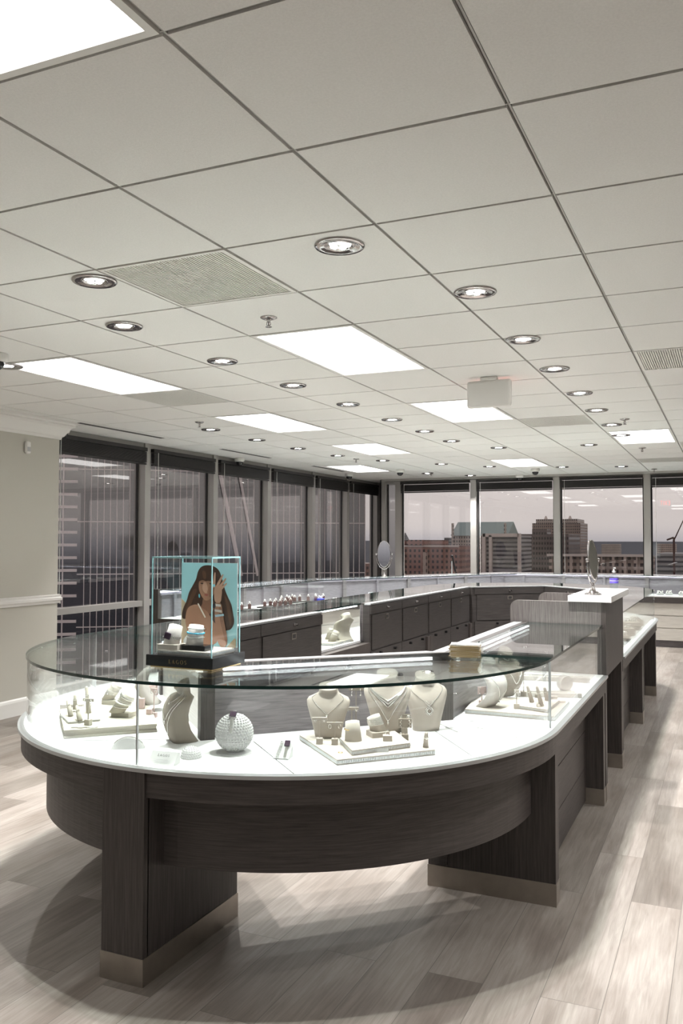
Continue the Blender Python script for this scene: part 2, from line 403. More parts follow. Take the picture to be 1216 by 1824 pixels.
def window_back(n, x0, x1):
    w = thing('window_%d' % n, None, None, (x0, YB, 0), kind='structure')
    emit('mullion', MB().box(x0-.05, x0+.05, YB-.07, YB+.08, 0, H), 'mullion', w, world=True)
    emit('head', MB().box(x0+.05, x1-.05, YB-.05, YB+.08, H-.08, H), 'mullion', w, world=True)
    emit('sill', MB().box(x0+.05, x1-.05, YB-.05, YB+.08, 0, .08), 'mullion', w, world=True)
    emit('pane', MB().box(x0+.05, x1-.05, YB+.039, YB+.045, .08, H-.08), 'window', w, world=True)
    emit('gasket', MB().box(x0+.05, x0+.072, YB+.02, YB+.04, .08, H-.08).box(x1-.072, x1-.05, YB+.02, YB+.04, .08, H-.08), 'black_matte', w, world=True)
for i in range(len(BMU)-1): window_back(len(LM)+i, BMU[i], BMU[i+1])
emit('wall_back', MB().box(-5.62, -5.60, YB-.07, 15.2, 0, H), 'trim_metal', kind='structure')
emit('trim_4', MB().box(-5.57, XR, YB-.16, YB-.05, H-.035, H), 'mullion', kind='structure')
# raised blinds
def blind(p0, p1, ax, label, cordside=0):
    b = thing('window_blind', label, 'blind', ((XL+.06, p0, H-.26) if ax == 'y' else (p0, YB-.10, H-.26)), group='raised dark window blinds')
    zt = H-.055
    mb = MB(); sl = MB(); cd = MB()
    n = 16
    def bx(m_, a0, a1, d0, d1, z0, z1):
        if ax == 'y': m_.box(XL+.055+d0, XL+.055+d1, a0, a1, z0, z1)
        else: m_.box(a0, a1, YB-.055-d1, YB-.055-d0, z0, z1)
    bx(mb, p0+.06, p1-.06, 0, .055, zt-.04, zt)
    for q in range(n): bx(sl, p0+.065, p1-.065, .003+(q % 2)*.002, .051, zt-.048-.0075*q-.005, zt-.048-.0075*q)
    bx(sl, p0+.065, p1-.065, .008, .046, zt-.19, zt-.172)
    cx = p0+.13
    bx(cd, cx, cx+.005, .057, .062, .95, zt-.04); bx(cd, cx+.012, cx+.020, .056, .064, .90, .95)
    emit('headrail', mb, 'blind', b, world=True); emit('slat_stack', sl, 'blind', b, world=True); emit('cord', cd, 'trimwhite', b, world=True)
for i in range(len(LM)-1):
    blind(LM[i], LM[i+1], 'y', 'raised dark slatted blind over the %s window from the beige wall corner' % (ORD[i] if i else 'first'))
for i in range(1, 5):
    blind(BMU[i], BMU[i+1], 'x', 'raised dark slatted blind over the %s wide skyline window from the room corner' % (['', 'first', 'second', 'third', 'fourth'][i]))

# ---------------------------------------------------------------- ceiling fittings
def troffer(i, k, n, label):
    x0, y0 = GX+.61*i, GY+.61*k; x1, y1 = x0+.61, y0+.61*n
    t = thing('ceiling_light_panel', label, 'ceiling light', ((x0+x1)/2, (y0+y1)/2, H), group='rectangular ceiling light panels')
    f = MB(); w = .028
    f.box(x0+.006, x1-.006, y0+.006, y0+w, H-.003, H+.010).box(x0+.006, x1-.006, y1-w, y1-.006, H-.003, H+.010)
    f.box(x0+.006, x0+w, y0+w, y1-w, H-.003, H+.010).box(x1-w, x1-.006, y0+w, y1-w, H-.003, H+.010)
    emit('frame', f, 'trimwhite', t, world=True)
    emit('diffuser', MB().box(x0+w, x1-w, y0+w, y1-w, H+.002, H+.008), 'troffer', t, world=True)
TL = ['glowing ceiling panel cut off by the top left corner of the picture', 'large glowing ceiling panel near the middle, closest one behind the sprinkler',
      'long narrow-looking glowing ceiling panel at far left above the beige wall', 'glowing ceiling panel beyond the small dark vent on the left side',
      'glowing ceiling panel, third back in the left line of panels', 'glowing ceiling panel directly behind the hanging white sign',
      'small glowing ceiling panel nearest the skyline windows on the right', 'small glowing ceiling panel in front of the two dome cameras at far left']
for j, (i, k, n) in enumerate(TROFF):
    troffer(i, k, n, TL[j] if j < len(TL) else 'glowing ceiling panel outside the picture, cell %s of the unseen side of the room' % ('abcdefghijklmnopq'[j-8]))
def vent(i, k, label, ringed):
    x0, y0 = GX+.61*i, GY+.61*k; t = thing('ceiling_vent', label, 'vent', (x0+.305, y0+.305, H))
    f = MB(); w = .022
    f.box(x0+.006, x0+.604, y0+.006, y0+w, H-.002, H+.010).box(x0+.006, x0+.604, y0+.61-w, y0+.604, H-.002, H+.010)
    f.box(x0+.006, x0+w, y0+w, y0+.61-w, H-.002, H+.010).box(x0+.61-w, x0+.604, y0+w, y0+.61-w, H-.002, H+.010)
    emit('frame', f, 'trimwhite', t, world=True)
    g = MB(); n = 44
    for q in range(n):
        xx = x0+w+(.61-2*w)*(q+.5)/n; g.box(xx-.0036, xx+.0036, y0+w, y0+.61-w, H+.001, H+.004)
    for q in range(14):
        yy = y0+w+(.61-2*w)*(q+.5)/14; g.box(x0+w, x0+.61-w, yy-.003, yy+.003, H+.004, H+.006)
    emit('grille', g, 'perf', t, world=True)
    emit('backing', MB().box(x0+w, x0+.61-w, y0+w, y0+.61-w, H+.0075, H+.009), 'tbar', t, world=True)
    if ringed:
        r = MB()
        for rr in (.07, .11, .15): r.ring((x0+.305, y0+.305, H+.009), rr, .004, n=32)
        emit('diffuser_ring', r, 'tbar_gap', t, world=True)
VL = ['large ribbed white air diffuser in the ceiling near the nearest downlights', 'small dark-looking grille at the end of the far left light panel',
      'grille cut off by the right edge of the picture', 'grille beyond the light panel behind the hanging sign', 'far grille at right near the skyline windows', 'unseen grille on the right side of the room', 'grille in the right ceiling column, cut off by the picture edge']
for j, (i, k) in enumerate(VENT): vent(i, k, VL[j], j in (0, 3))

def make_downlight():
    t = thing('recessed_downlight', '', 'downlight', (0, 0, 0), group='chrome recessed downlights')
    f = MB(); f.smooth = True
    f.lathe([(.094, 0), (.095, -.004), (.090, -.009), (.072, -.0075), (.060, -.004), (.056, -.004)], seg=36)
    emit('trim_ring', f, 'chrome', t)
    g = MB(); g.smooth = True; g.lathe([(.056, -.004), (.052, -.007), (.049, -.004), (.045, -.001), (0, -.001)], seg=32); emit('gimbal', g, 'chrome', t)
    l = MB()
    for q in range(5):
        a = 2*PI*q/5+PI/2; l.lathe([(0, -.0042), (.0135, -.0040), (.0145, -.0012)], (.027*math.cos(a), .027*math.sin(a), 0), 14)
    emit('led_lens', l, 'bulb', t)
    li = bpy.data.lights.new('downlight_beam', 'SPOT'); li.energy = SPOT_W; li.color = (1, .978, .95); li.spot_size = math.radians(105); li.spot_blend = .8; li.shadow_soft_size = .014
    lo = bpy.data.objects.new('beam', li); COL.objects.link(lo); lo.parent = t; lo.location = (0, 0, -.035)
    return t
DL0 = make_downlight(); used = False
def dl(x, y, label):
    global used
    if not used: DL0.location = (x, y, H); DL0['label'] = label; used = True
    else: copy_tree(DL0, (x, y, H), 0, label)
for q, (x, y) in enumerate([(-1.30, 2.86), (-1.0, 3.64), (-1.0, 4.60), (-.99, 5.47), (-.985, 6.44), (-.985, 7.33), (-.98, 8.30), (-.99, 9.15), (-1.42, 9.92), (-1.40, 12.95)]):
    dl(x, y, '%s chrome downlight in the right-hand ceiling row above the showcases' % ORD[q])
for q, (x, y) in enumerate([(-2.42, 2.83), (-2.79, 3.49), (-2.79, 4.42), (-2.77, 5.31), (-2.75, 6.22), (-2.74, 7.17), (-2.73, 8.05), (-2.73, 8.95), (-2.42, 9.80)]):
    dl(x, y, '%s chrome downlight in the middle ceiling row over the inner cabinets' % ORD[q])
for q, (x, y) in enumerate([(-4.61, 7.10), (-4.62, 8.02), (-4.60, 8.95), (-4.52, 9.90), (-4.24, 10.75), (-3.67, 11.55), (-3.15, 12.2), (-2.20, 12.7)]):
    dl(x, y, '%s chrome downlight in the left ceiling row above the window counter' % ORD[q])
dl(-4.38, 13.05, 'small far downlight near the dome cameras at the room corner'); dl(-3.87, 13.75, 'farthest downlight, right in front of the skyline windows')
for q, (x, y) in enumerate([(.9, 1.2), (.9, 3.6), (.9, 6.0), (-4.2, 1.4), (-4.1, 4.0), (2.8, 4.5), (2.8, 9.0), (.9, 9.5), (-1.2, -.4), (.4, 12.6), (-4.2, -.8)]):  # unseen downlights, added to light the room
    dl(x, y, 'chrome downlight outside the picture, %s in the unseen part of the room' % (ORD[q]))

def make_sprinkler():
    t = thing('fire_sprinkler', '', 'sprinkler', group='pendent ceiling sprinklers')
    a = MB(); a.smooth = True; a.lathe([(.042, 0), (.042, -.004), (.030, -.009), (.014, -.009), (.012, -.004)], seg=24); emit('escutcheon', a, 'chrome', t)
    b = MB(); b.cyl((0, 0, -.004), (0, 0, -.024), .009); b.tube([(-.008, 0, -.022), (-.011, 0, -.034), (-.004, 0, -.046)], .0025); b.tube([(.008, 0, -.022), (.011, 0, -.034), (.004, 0, -.046)], .0025)
    b.lathe([(0, -.046), (.016, -.046), (.017, -.048), (0, -.049)], seg=16); emit('head', b, 'chrome', t)
    c_ = MB(); c_.cyl((0, 0, -.024), (0, 0, -.045), .0025); emit('bulb', c_, 'maroon', t, label='red glass bulb')
    return t
SP = [(-2.04, 3.65, 'nearest ceiling sprinkler, in front of the large middle light panel'), (-4.42, 6.62, 'small sprinkler above the far left windows'), (-.83, 7.98, 'sprinkler beside the right-hand row of downlights'),
      (-.90, 10.5, 'far right sprinkler near the edge of the ceiling grille'), (-4.48, 10.4, 'far sprinkler between two downlights of the left row'), (-4.27, 12.9, 'tiny sprinkler by the dome camera at the room corner'), (-1.0, 13.6, 'farthest right sprinkler in front of the skyline windows')]
sp0 = make_sprinkler()
for q, (x, y, l) in enumerate(SP):
    if q == 0: sp0.location = (x, y, H); sp0['label'] = l
    else: copy_tree(sp0, (x, y, H), 0, l)
def make_dome():
    t = thing('dome_camera', '', 'camera', group='ceiling dome cameras')
    a = MB(); a.smooth = True; a.lathe([(.062, 0), (.066, -.006), (.066, -.030), (.058, -.045), (.046, -.05)], seg=28); emit('housing', a, 'trimwhite', t)
    b = MB(); b.smooth = True; b.lathe([(.047, -.047), (.046, -.062), (.038, -.080), (.022, -.092), (0, -.096)], seg=24); emit('dome', b, 'dome', t)
    return t
dm0 = make_dome()
for q, (x, y, l) in enumerate([(-4.53, 12.2, 'white dome camera in front of the skyline windows, second from the corner'), (-5.55, 12.6, 'white dome camera on the ceiling by the left windows near the corner'),
                               (-3.90, 3.72, 'dome camera cut off by the left edge of the picture'), (-5.86, 9.72, 'dome camera tucked against the third left window post'),
                               (-5.88, 6.45, 'dome camera beside the corner of the beige wall'), (-2.62, 12.85, 'small white dome on the ceiling left of the far right light panel'), (-3.10, 13.95, 'dome camera hard against the head of the skyline windows')]):
    if q == 0: dm0.location = (x, y, H); dm0['label'] = l
    else: copy_tree(dm0, (x, y, H), 0, l)
# slot diffusers
for q, (y0, y1) in enumerate([(6.2, 7.5), (8.65, 9.85), (11.1, 12.2)]):
    t = thing('slot_diffuser', '%s long black slot diffuser in the ceiling along the left windows' % ORD[q], 'vent', (-5.47, y0, H))
    emit('frame', MB().box(-5.50, -5.44, y0, y1, H-.003, H+.004), 'tbar', t, world=True)
    emit('slot', MB().box(-5.492, -5.474, y0+.01, y1-.01, H-.005, H-.002).box(-5.466, -5.448, y0+.01, y1-.01, H-.005, H-.002), 'black_matte', t, world=True)
# hanging exit sign (seen from its blank back)
t = thing('exit_sign', 'blank white back of a hanging sign under the ceiling panels', 'sign', (-1.44, 5.58, H))
s_ = MB(); s_.box(-.15, .15, -.022, .022, -.205, -.022); emit('housing', s_, 'trimwhite', t, bevel=.018)
emit('canopy', MB().box(-.055, .055, -.03, .03, -.026, -.002), 'trimwhite', t, bevel=.006)
l = MB()
def seg7(mb, x, h, strokes, w=.008, y=.0235):
    for (ax, az, bx, bz) in strokes:
        a = Vector((x+ax, az)); b = Vector((x+bx, bz)); d = (b-a).normalized(); n = Vector((-d.y, d.x))*w/2
        v = [mb.bm.verts.new((q.x, yy, q.y)) for yy in (y, y+.002) for q in (a+n, b+n, b-n, a-n)]
        mb._f(v[:4]); mb._f(v[4:][::-1])
        for i in range(4): mb._f([v[i], v[(i+1) % 4], v[4+(i+1) % 4], v[4+i]])
z0, z1 = -.165, -.065
E_ = [(0, z0, 0, z1), (0, z0, -.045, z0), (0, z1, -.045, z1), (0, (z0+z1)/2, -.035, (z0+z1)/2)]
seg7(l, .115, 0, E_, .014); seg7(l, .05, 0, [(0, z0, -.05, z1), (-.05, z0, 0, z1)], .014); seg7(l, -.025, 0, [(0, z0, 0, z1)], .014); seg7(l, -.05, 0, [(0, z1, -.06, z1), (-.03, z0, -.03, z1)], .014)
emit('lettering', l, 'exit_red', t, label='red EXIT lettering on the far side')
# motion detector
t = thing('motion_detector', 'small cream motion detector high on the beige wall', 'sensor', (-5.6, 5.69, 2.32))
d = MB(); d.box(0, .035, -.028, .028, -.055, .055); emit('housing', d, 'trimwhite', t, bevel=.014)
emit('lens', MB().box(.035, .038, -.018, .018, -.035, .005), 'white', t)

# ================================================================ THE ISLAND OF SHOWCASES
CX, CY1, CY2, RG = -1.87, 3.62, 9.02, 1.19      # centre line, ends of the straight runs, glass radius
ZD, ZT = .73, 1.019                              # display deck, top of the glass
def straight_case(name, label, side, y0, y1, open_back=False, staff=True, legs=True, floor_body=True):
    """one straight showcase of the island; d = distance from the island's centre line"""
    X = lambda d: CX+side*d
    t = thing(name, label, 'showcase', (X(.93), y0, 0))
    def B(mb, d0, d1, a, b, z0, z1, **k): a0, a1 = sorted((X(d0), X(d1))); mb.box(a0, a1, a, b, z0, z1, **k); return mb
    P = lambda nm, mb, mat, **k: emit(nm, mb, mat, t, world=True, **k)
    P('deck', B(MB(), .76, 1.20, y0, y1, ZD-.025, ZD), 'deck')
    P('edge_trim', B(MB(), 1.20, 1.225, y0, y1, ZD-.014, ZD-.001), 'trim_metal')
    P('apron', B(MB(), 1.11, 1.21, y0, y1, .63, ZD-.014), 'wood_h')
    b = MB(); zb = .02
    B(b, .70, 1.105, y0+.07, y1-.07, zb, .205); B(b, .70, 1.105, y0+.07, y1-.07, .210, .415); B(b, .70, 1.105, y0+.07, y1-.07, .420, .63); B(b, .72, 1.09, y0+.07, y1-.07, zb, .63)
    P('body', b, 'wood_h')
    for a in (y0+.004, y1-.074):
        lg = P('leg', B(MB(), .655, 1.205, a, a+.07, .092, .63), 'wood_v')
        emit('kick_plate', B(MB(), .652, 1.208, a-.003, a+.073, .0, .092), 'kick', lg, world=True)
    g = MB(); g.mi = 0
    B(g, RG-.006, RG, y0+.002, y1-.002, ZD, ZT-.011); P('front_glass', g, 'glass')
    g = MB(); a0, a1 = sorted((X(.762), X(RG+.006))); g.prism([(a0, y0+.001), (a1, y0+.001), (a1, y1-.001), (a0, y1-.001)], ZT-.011, ZT, side=1); P('top_glass', g, ['glass_top', 'glass_edge'])
    if open_back:
        P('staff_side', B(MB(), .68, .76, y0, y1, .10, .715), 'wood_v'); B_ = B(MB(), .755, .760, y0, y1, ZD, ZT-.011); P('rear_glass', B_, 'glass')
    else:
        P('back_panel', B(B(B(MB(), .742, .76, y0, y1, ZD-.01, ZT-.012), .76, .768, y0, y0+.03, ZD, ZT-.012), .76, .768, y1-.03, y1, ZD, ZT-.012), 'backwood')
        P('staff_cabinet', B(MB(), .684, .742, y0, y1, .10, ZT-.012), 'wood_dark')
        P('ledge', B(MB(), .678, .730, y0, y1, ZT-.012, ZT), 'trim_metal')
        P('nosing', B(MB(), .730, .7615, y0, y1, ZT-.012, ZT), 'wood_dark')
        if staff: staff_doors(t, lambda a, e, z: (X(.684-e), a, z), y0, y1)
    P('led_strip', B(MB(), .770, .782, y0+.05, y1-.05, ZT-.022, ZT-.014), 'led_case')
    return t
def staff_doors(t, f, a0, a1, nd=None):
    """locker fronts, flush handles, locks and knobs; f(along, out, z) -> room point"""
    def slab(mb, a, b, e0, e1, z0, z1):
        v = [mb.bm.verts.new(f(x, e, z)) for e in (e0, e1) for x in (a, b) for z in (z0, z1)]
        for q in ((0, 1, 3, 2), (4, 6, 7, 5), (0, 4, 5, 1), (2, 3, 7, 6), (0, 2, 6, 4), (1, 5, 7, 3)): mb._f([v[i] for i in q])
        return mb
    L = a1-a0; n = nd or max(1, round(L/.72)); w = L/n
    E = lambda nm, mb, mat, par=t: emit(nm, mb, mat, par, world=True)
    for i in range(n):
        p, q = a0+w*i, a0+w*(i+1); c = (p+q)/2
        dr = E('drawer', slab(MB(), p+.004, q-.004, 0, .010, .935, 1.0), 'wood_dark')
        k = MB(); cc = Vector(f(c, .010, .968)); dd = (Vector(f(c, .04, .968))-cc); k.cyl(cc, cc+dd*.35, .013); k.cyl(cc+dd*.35, cc+dd*.9, .008)
        E('lock', k, 'chrome', dr)
        d = E('door', slab(MB(), p+.03, q-.03, 0, .008, .655, .928), 'wood_dark')
        h = MB(); slab(h, c-.030, c+.030, .008, .012, .875, .915); E('handle', h, 'kick', d)
        h = MB(); slab(h, c-.020, c+.020, .012, .0135, .882, .908); E('handle_recess', h, 'black_matte', d)
        d = E('door', slab(MB(), p+.004, q-.004, 0, .008, .13, .645), 'wood_dark')
        for s in (-.16, .16):
            kb = MB(); cc = Vector(f(c+s, .008, .62)); dd = Vector(f(c+s, .030, .62)); kb.cyl(cc, dd, .011); E('knob', kb, 'black', d)
def round_case(name, label, cy, sgn, apex):
    """semicircular end case: sgn=-1 towards the entrance, +1 towards the windows"""
    A = lambda r, n=64, e=0: [(CX+r*math.cos(a), cy+sgn*r*math.sin(a)) for a in [e+(PI-2*e)*i/n for i in range(n+1)]]
    t = thing(name, label, 'showcase', (CX, cy+sgn*.95, 0))
    P = lambda nm, mb, mat, **k: emit(nm, mb, mat, t, world=True, **k)
    ap = cy+sgn*apex
    V = lambda o: [(CX-.76+o, cy), (CX, ap+sgn*(-o*1.0)), (CX+.76-o, cy)]    # o>0 moves the V towards the staff side
    Vf = [(CX-.745, cy), (CX-.735, cy+sgn*.005), (CX, ap), (CX+.735, cy+sgn*.005), (CX+.745, cy)]
    poly = lambda r: A(r)+[(CX-.76, cy), (CX, ap), (CX+.76, cy)]
    P('deck', MB().prism(poly(1.20), ZD-.025, ZD), 'deck')
    P('edge_trim', MB().shell(A(1.2125)[::-1 if sgn < 0 else 1], .0125, ZD-.014, ZD-.001).shell(A(1.2125)[::-1 if sgn < 0 else 1], -.0125, ZD-.014, ZD-.001), 'trim_metal')
    pth = A(1.21)
    P('apron', MB().shell(pth, .10*sgn, .63, ZD-.014), 'wood_h')
    P('drum', MB().prism(A(1.105)+[(CX-.70, cy), (CX, ap-sgn*.06), (CX+.70, cy)], .37, .64), 'wood_h')
    g = MB(); g.smooth = True; g.shell(A(RG), .006*sgn, ZD, ZT-.011); P('front_glass', g, 'glass')
    g = MB(); g.prism(A(RG+.006)+[(CX-.762, cy), (CX, ap), (CX+.762, cy)], ZT-.011, ZT, side=1); P('top_glass', g, ['glass_top', 'glass_edge'])
    # angled rear wall (a V), its ledge and posts
    def strip(mb, o0, o1, z0, z1):
        for s in (-1, 1):
            a, b = Vector((CX, ap)), Vector((CX+s*.76, cy)); d = (b-a).normalized(); n = Vector((-d.y, d.x)); n = n if n.y*sgn < 0 else -n
            k0, k1 = o0/abs(n.y), o1/abs(n.y)
            q0, q1 = o0/abs(n.x), o1/abs(n.x)
            mb.prism([(CX, ap-sgn*k0), (CX, ap-sgn*k1), (CX+s*(.76-q1), cy), (CX+s*(.76-q0), cy)], z0, z1)
        return mb
    a, b = Vector((CX, ap)), Vector((CX+.76, cy)); d = (b-a).normalized()
    P('back_panel', strip(MB(), 0, .016, ZD-.01, ZT-.012), 'backwood')
    P('staff_cabinet', strip(MB(), .016, .072, .37, ZT-.012), 'wood_dark')
    P('ledge', strip(MB(), .030, .080, ZT-.012, ZT), 'trim_metal')
    P('nosing', strip(MB(), -.002, .0295, ZT-.012, ZT), 'wood_dark')
    l = MB()
    for s in (-1, 1):
        p, q = Vector((CX+s*.05, ap+sgn*.02-sgn*.05*abs(cy-ap)/.76)), Vector((CX+s*.70, cy+sgn*.02+sgn*.06*abs(cy-ap)/.76))
        dd = (q-p).normalized(); n = Vector((-dd.y, dd.x))*.006
        l.prism([tuple(p+n), tuple(q+n), tuple(q-n), tuple(p-n)], ZT-.026, ZT-.014)
    P('led_strip', l, 'led_case')
    po = MB()
    for x, y in ((CX, ap+sgn*.012), (CX+.735, cy+sgn*.012), (CX-.735, cy+sgn*.012)): po.box(x-.028, x+.028, y-.028, y+.028, ZD, ZT-.013, rz=PI/4)
    P('post', po, 'wood_v')
    return t, strip
t, strip = round_case('curved_showcase', 'large rounded glass showcase in the foreground with dark wood base', CY1, -1, .745)
def on(mb, nm, mat, **k): return emit(nm, mb, mat, t, world=True, **k)
lg = on(MB().box(-1.99, -1.815, 2.425, 3.01, .092, .63).box(-1.99, -1.815, 2.402, 2.43, .092, ZD-.016), 'leg', 'wood_v')
kp = emit('kick_plate', MB().box(-1.993, -1.812, 2.399, 3.013, 0, .092), 'kick', lg, world=True)
se = MB()
def seam(mb, p, q, w=.0018):
    p, q = Vector(p), Vector(q); d = (q-p).normalized(); n = Vector((-d.y, d.x))*w; mb.prism([tuple(p+n), tuple(q+n), tuple(q-n), tuple(p-n)], ZD, ZD+.0006)
seam(se, (-1.325, 2.555), (-1.679, 2.900)); seam(se, (-.85, 3.03), (-1.095, 3.36)); seam(se, (-2.40, 2.58), (-1.90, 2.84)); seam(se, (-1.11, 3.615), (-.69, 3.615))
on(se, 'deck_seam', 'black_matte')
gs = MB(); gs.box(CX-.0025, CX+.0025, CY1-RG-.001, CY1-RG+.007, ZD, ZT-.011); gs.box(CX+RG-.007, CX+RG+.001, CY1-.0025, CY1+.0025, ZD, ZT-.011); gs.box(CX-RG-.001, CX-RG+.007, CY1-.0025, CY1+.0025, ZD, ZT-.011)
on(gs, 'glass_joint', 'trim_metal')
rb = MB(); a, b = Vector((CX, CY1-.745)), Vector((CX-.76, CY1)); d = (b-a).normalized(); n = Vector((-d.y, d.x)); n = n if n.y < 0 else -n
p, q = a+d*.05+n*.006, b-d*.05+n*.006; rb.prism([tuple(p), tuple(q), tuple(q-n*.005), tuple(p-n*.005)], ZD, ZT-.03)
on(rb, 'ribbed_panel', 'ribbed', label='pale ribbed back panel')

straight_case('glass_showcase', 'straight showcase to the right of the round end, before the tall stand', 1, CY1, 5.185, staff=False)
straight_case('glass_showcase', 'straight showcase just beyond the tall stand on the right', 1, 6.075, 7.60, staff=False)
straight_case('glass_showcase', 'last straight showcase on the right, near the aisle end', 1, 7.60, CY2, staff=False)
straight_case('glass_showcase', 'showcase behind the poster box with one lock and a flush door handle', -1, CY1, 5.33, staff=True)
straight_case('glass_showcase', 'see-through showcase in the gap between the dark cabinet fronts', -1, 5.33, 6.20, open_back=True)
straight_case('glass_showcase', 'dark-fronted showcase right of the gap in the inner row', -1, 6.20, 7.60)
straight_case('glass_showcase', 'dark-fronted showcase at the far end of the inner row', -1, 7.60, CY2)
t, strip = round_case('curved_showcase', 'far rounded showcase closing the island near the windows', CY2, 1, .70)
for s in (-1, 1):
    a, b = Vector((CX, CY2+.70)), Vector((CX+s*.76, CY2)); d = (b-a).normalized(); n = Vector((-d.y, d.x)); n = n if n.y < 0 else -n
    L = (b-a).length
    staff_doors(t, (lambda al, e, z, a=a, d=d, n=n: tuple((a+d*al+n*(.072+e)).to_3d()+Vector((0, 0, z)))), .07, L-.10, 1)

# register stand
t = thing('register_stand', 'tall dark wood stand with white stone top rising between the right showcases', 'counter', (-.93, 5.19, 0))
P = lambda nm, mb, mat, **k: emit(nm, mb, mat, t, world=True, **k)
def screen(y):
    mb = MB(); x0, x1, z1, r = -1.215, -.683, 1.149, .045
    pts = [(x1, .10), (x1, z1)]+[(x0+r-r*math.sin(a*PI/12), z1-r+r*math.cos(a*PI/12)) for a in range(7)]+[(x0, .10)]
    f = [mb.bm.verts.new((x, y, z)) for x, z in pts]; k = [mb.bm.verts.new((x, y+.028, z)) for x, z in pts]
    mb._f(f); mb._f(k[::-1])
    for i in range(len(pts)): j = (i+1) % len(pts); mb._f([f[i], k[i], k[j], f[j]])
    return mb
P('end_screen', screen(5.19), 'wood_screen'); P('end_screen', screen(6.042), 'wood_screen')
P('side_panel', MB().box(-.682, -.655, 5.190, 6.070, .717, 1.149), 'wood_v')
P('countertop', MB().box(-.868, -.620, 5.165, 6.095, 1.150, 1.186), 'stone', bevel=.002)
P('work_surface', MB().box(-1.2, -.685, 5.218, 6.042, .72, .75), 'stone')
for a in (5.19, 6.0):
    lg = P('leg', MB().box(-1.21, -.662, a, a+.07, .092, .717), 'wood_v')
    kp = emit('kick_plate', MB().box(-1.213, -.659, a-.003, a+.073, 0, .092), 'kick', lg, world=True)
P('body', MB().box(-1.18, -.76, 5.26, 6.0, .02, .717), 'wood_h')

# ================================================================ THE WINDOW COUNTER
FP = [(-4.64, 7.1), (-4.64, 9.75), (-2.95, 13.1), (-.2, 13.1), (2.6, 13.1)]
def off(pts, d):
    out = []
    for i, p in enumerate(pts):
        ns = []
        for a, b in ((i-1, i), (i, i+1)):
            if a < 0 or b >= len(pts): continue
            v = (Vector(pts[b])-Vector(pts[a])).normalized(); ns.append(Vector((-v.y, v.x)))
        n = sum(ns, Vector((0, 0))).normalized(); k = d/n.dot(ns[0]); out.append(tuple(Vector(p)+n*k))
    return out
O = {d: off(FP, d) for d in (-.02, 0, .006, .02, .035, .05, .06, .10, .545, .56, .565, .575, .60)}
def wall_case(i, label, post_n):
    t = thing('window_counter_showcase', label, 'showcase', (FP[i][0], FP[i][1], 0))
    P = lambda nm, mb, mat, **k: emit(nm, mb, mat, t, world=True, **k)
    Q = lambda a, b: [O[a][i], O[a][i+1], O[b][i+1], O[b][i]]
    P('kick_plate', MB().prism(Q(.06, .56), 0, .10), 'backwood')
    bd = MB()
    for z0, z1 in ((.10, .268), (.280, .446), (.458, .63)): bd.prism(Q(.02, .56), z0, z1)
    bd.prism(Q(.035, .56), .1, .63); P('drawer_front', bd, 'drawer_cream')
    P('apron', MB().prism(Q(0, .60), .63, ZD-.014), 'wood_h')
    P('deck', MB().prism(Q(0, .56), ZD-.014, ZD), 'deck')
    P('back_panel', MB().prism(Q(.56, .60), ZD-.014, ZT-.010), 'lilac')
    P('front_glass', MB().prism(Q(0, .006), ZD, ZT-.011), 'glass')
    g = MB(); g.prism(Q(-.02 if False else 0, .60), ZT-.010, ZT, side=1); P('top_glass', g, ['glass_top', 'glass_edge'])
    P('led_strip', MB().prism(Q(.545, .56), ZT-.032, ZT-.014), 'led_wall')
    A, B = Vector(O[.545][i]), Vector(O[.545][i+1]); d = (B-A).normalized(); n = Vector((-d.y, d.x)); L = (B-A).length
    po = MB(); pd = MB()
    for k in range(post_n):
        c = A+d*(L*(k+.5)/post_n); w = .028 if k % 2 else .018
        q = [c-d*w-n*.012, c+d*w-n*.012, c+d*w+n*.015, c-d*w+n*.015]; (po if k % 2 else pd).prism([tuple(v) for v in q], ZD, ZT-.035)
        A2 = Vector(O[.545][i])
    P('post', pd, 'lilac'); P('post', po, 'backwood')
    rail = MB().prism([O[.545][i], O[.545][i+1], O[.56][i+1], O[.56][i]], ZT-.062, ZT-.050)
    P('rail', rail, 'lilac')
    return t
t0 = wall_case(0, 'long showcase counter along the left windows, with dark ring trays', 6)
emit('end_panel', MB().box(-5.26, -4.64, 7.07, 7.10, 0, ZD), 'wood_v', t0, world=True)
emit('end_post', MB().box(-5.27, -5.19, 7.06, 7.12, ZD, ZT+.004), 'wood_v', t0, world=True)
emit('end_glass', MB().box(-5.18, -4.64, 7.094, 7.10, ZD, ZT-.011), 'glass', t0, world=True)
wall_case(1, 'angled showcase counter across the window corner, under the oval mirror', 7)
wall_case(2, 'showcase counter under the skyline windows', 5)
wall_case(3, 'showcase counter at far right with cream drawers below the skyline windows', 5)

# ================================================================ OUTSIDE
emit('city_ground', MB().box(-3000, 2400, 20, 6000, -125, -123), plain('city_ground_mat', (.05, .055, .05), .9, noise=.5, nscale=.02), kind='structure')
M['brick'] = facade('red_brick_block', (.34, .19, .155), (.05, .04, .04), .70, .80, .45, .5)
M['brick2'] = facade('brown_brick_block', (.34, .26, .225), (.045, .04, .045), .60, .85, .5, .55)
M['stonefac'] = facade('stone_tower', (.50, .43, .385), (.07, .06, .065), .62, .92, .45, .55)
M['beige'] = facade('beige_flats', (.52, .42, .37), (.075, .055, .055), .85, .95, .5, .5)
M['darkfac'] = facade('dark_block', (.16, .125, .12), (.03, .026, .03), .55, 1.0, .6, .5)
M['greyfac'] = facade('grey_block', (.34, .335, .34), (.09, .09, .10), .7, .75, 1.0, .45)
M['banded'] = facade('banded_office', (.30, .26, .235), (.06, .055, .055), 400, 1.15, 1.0, .62)
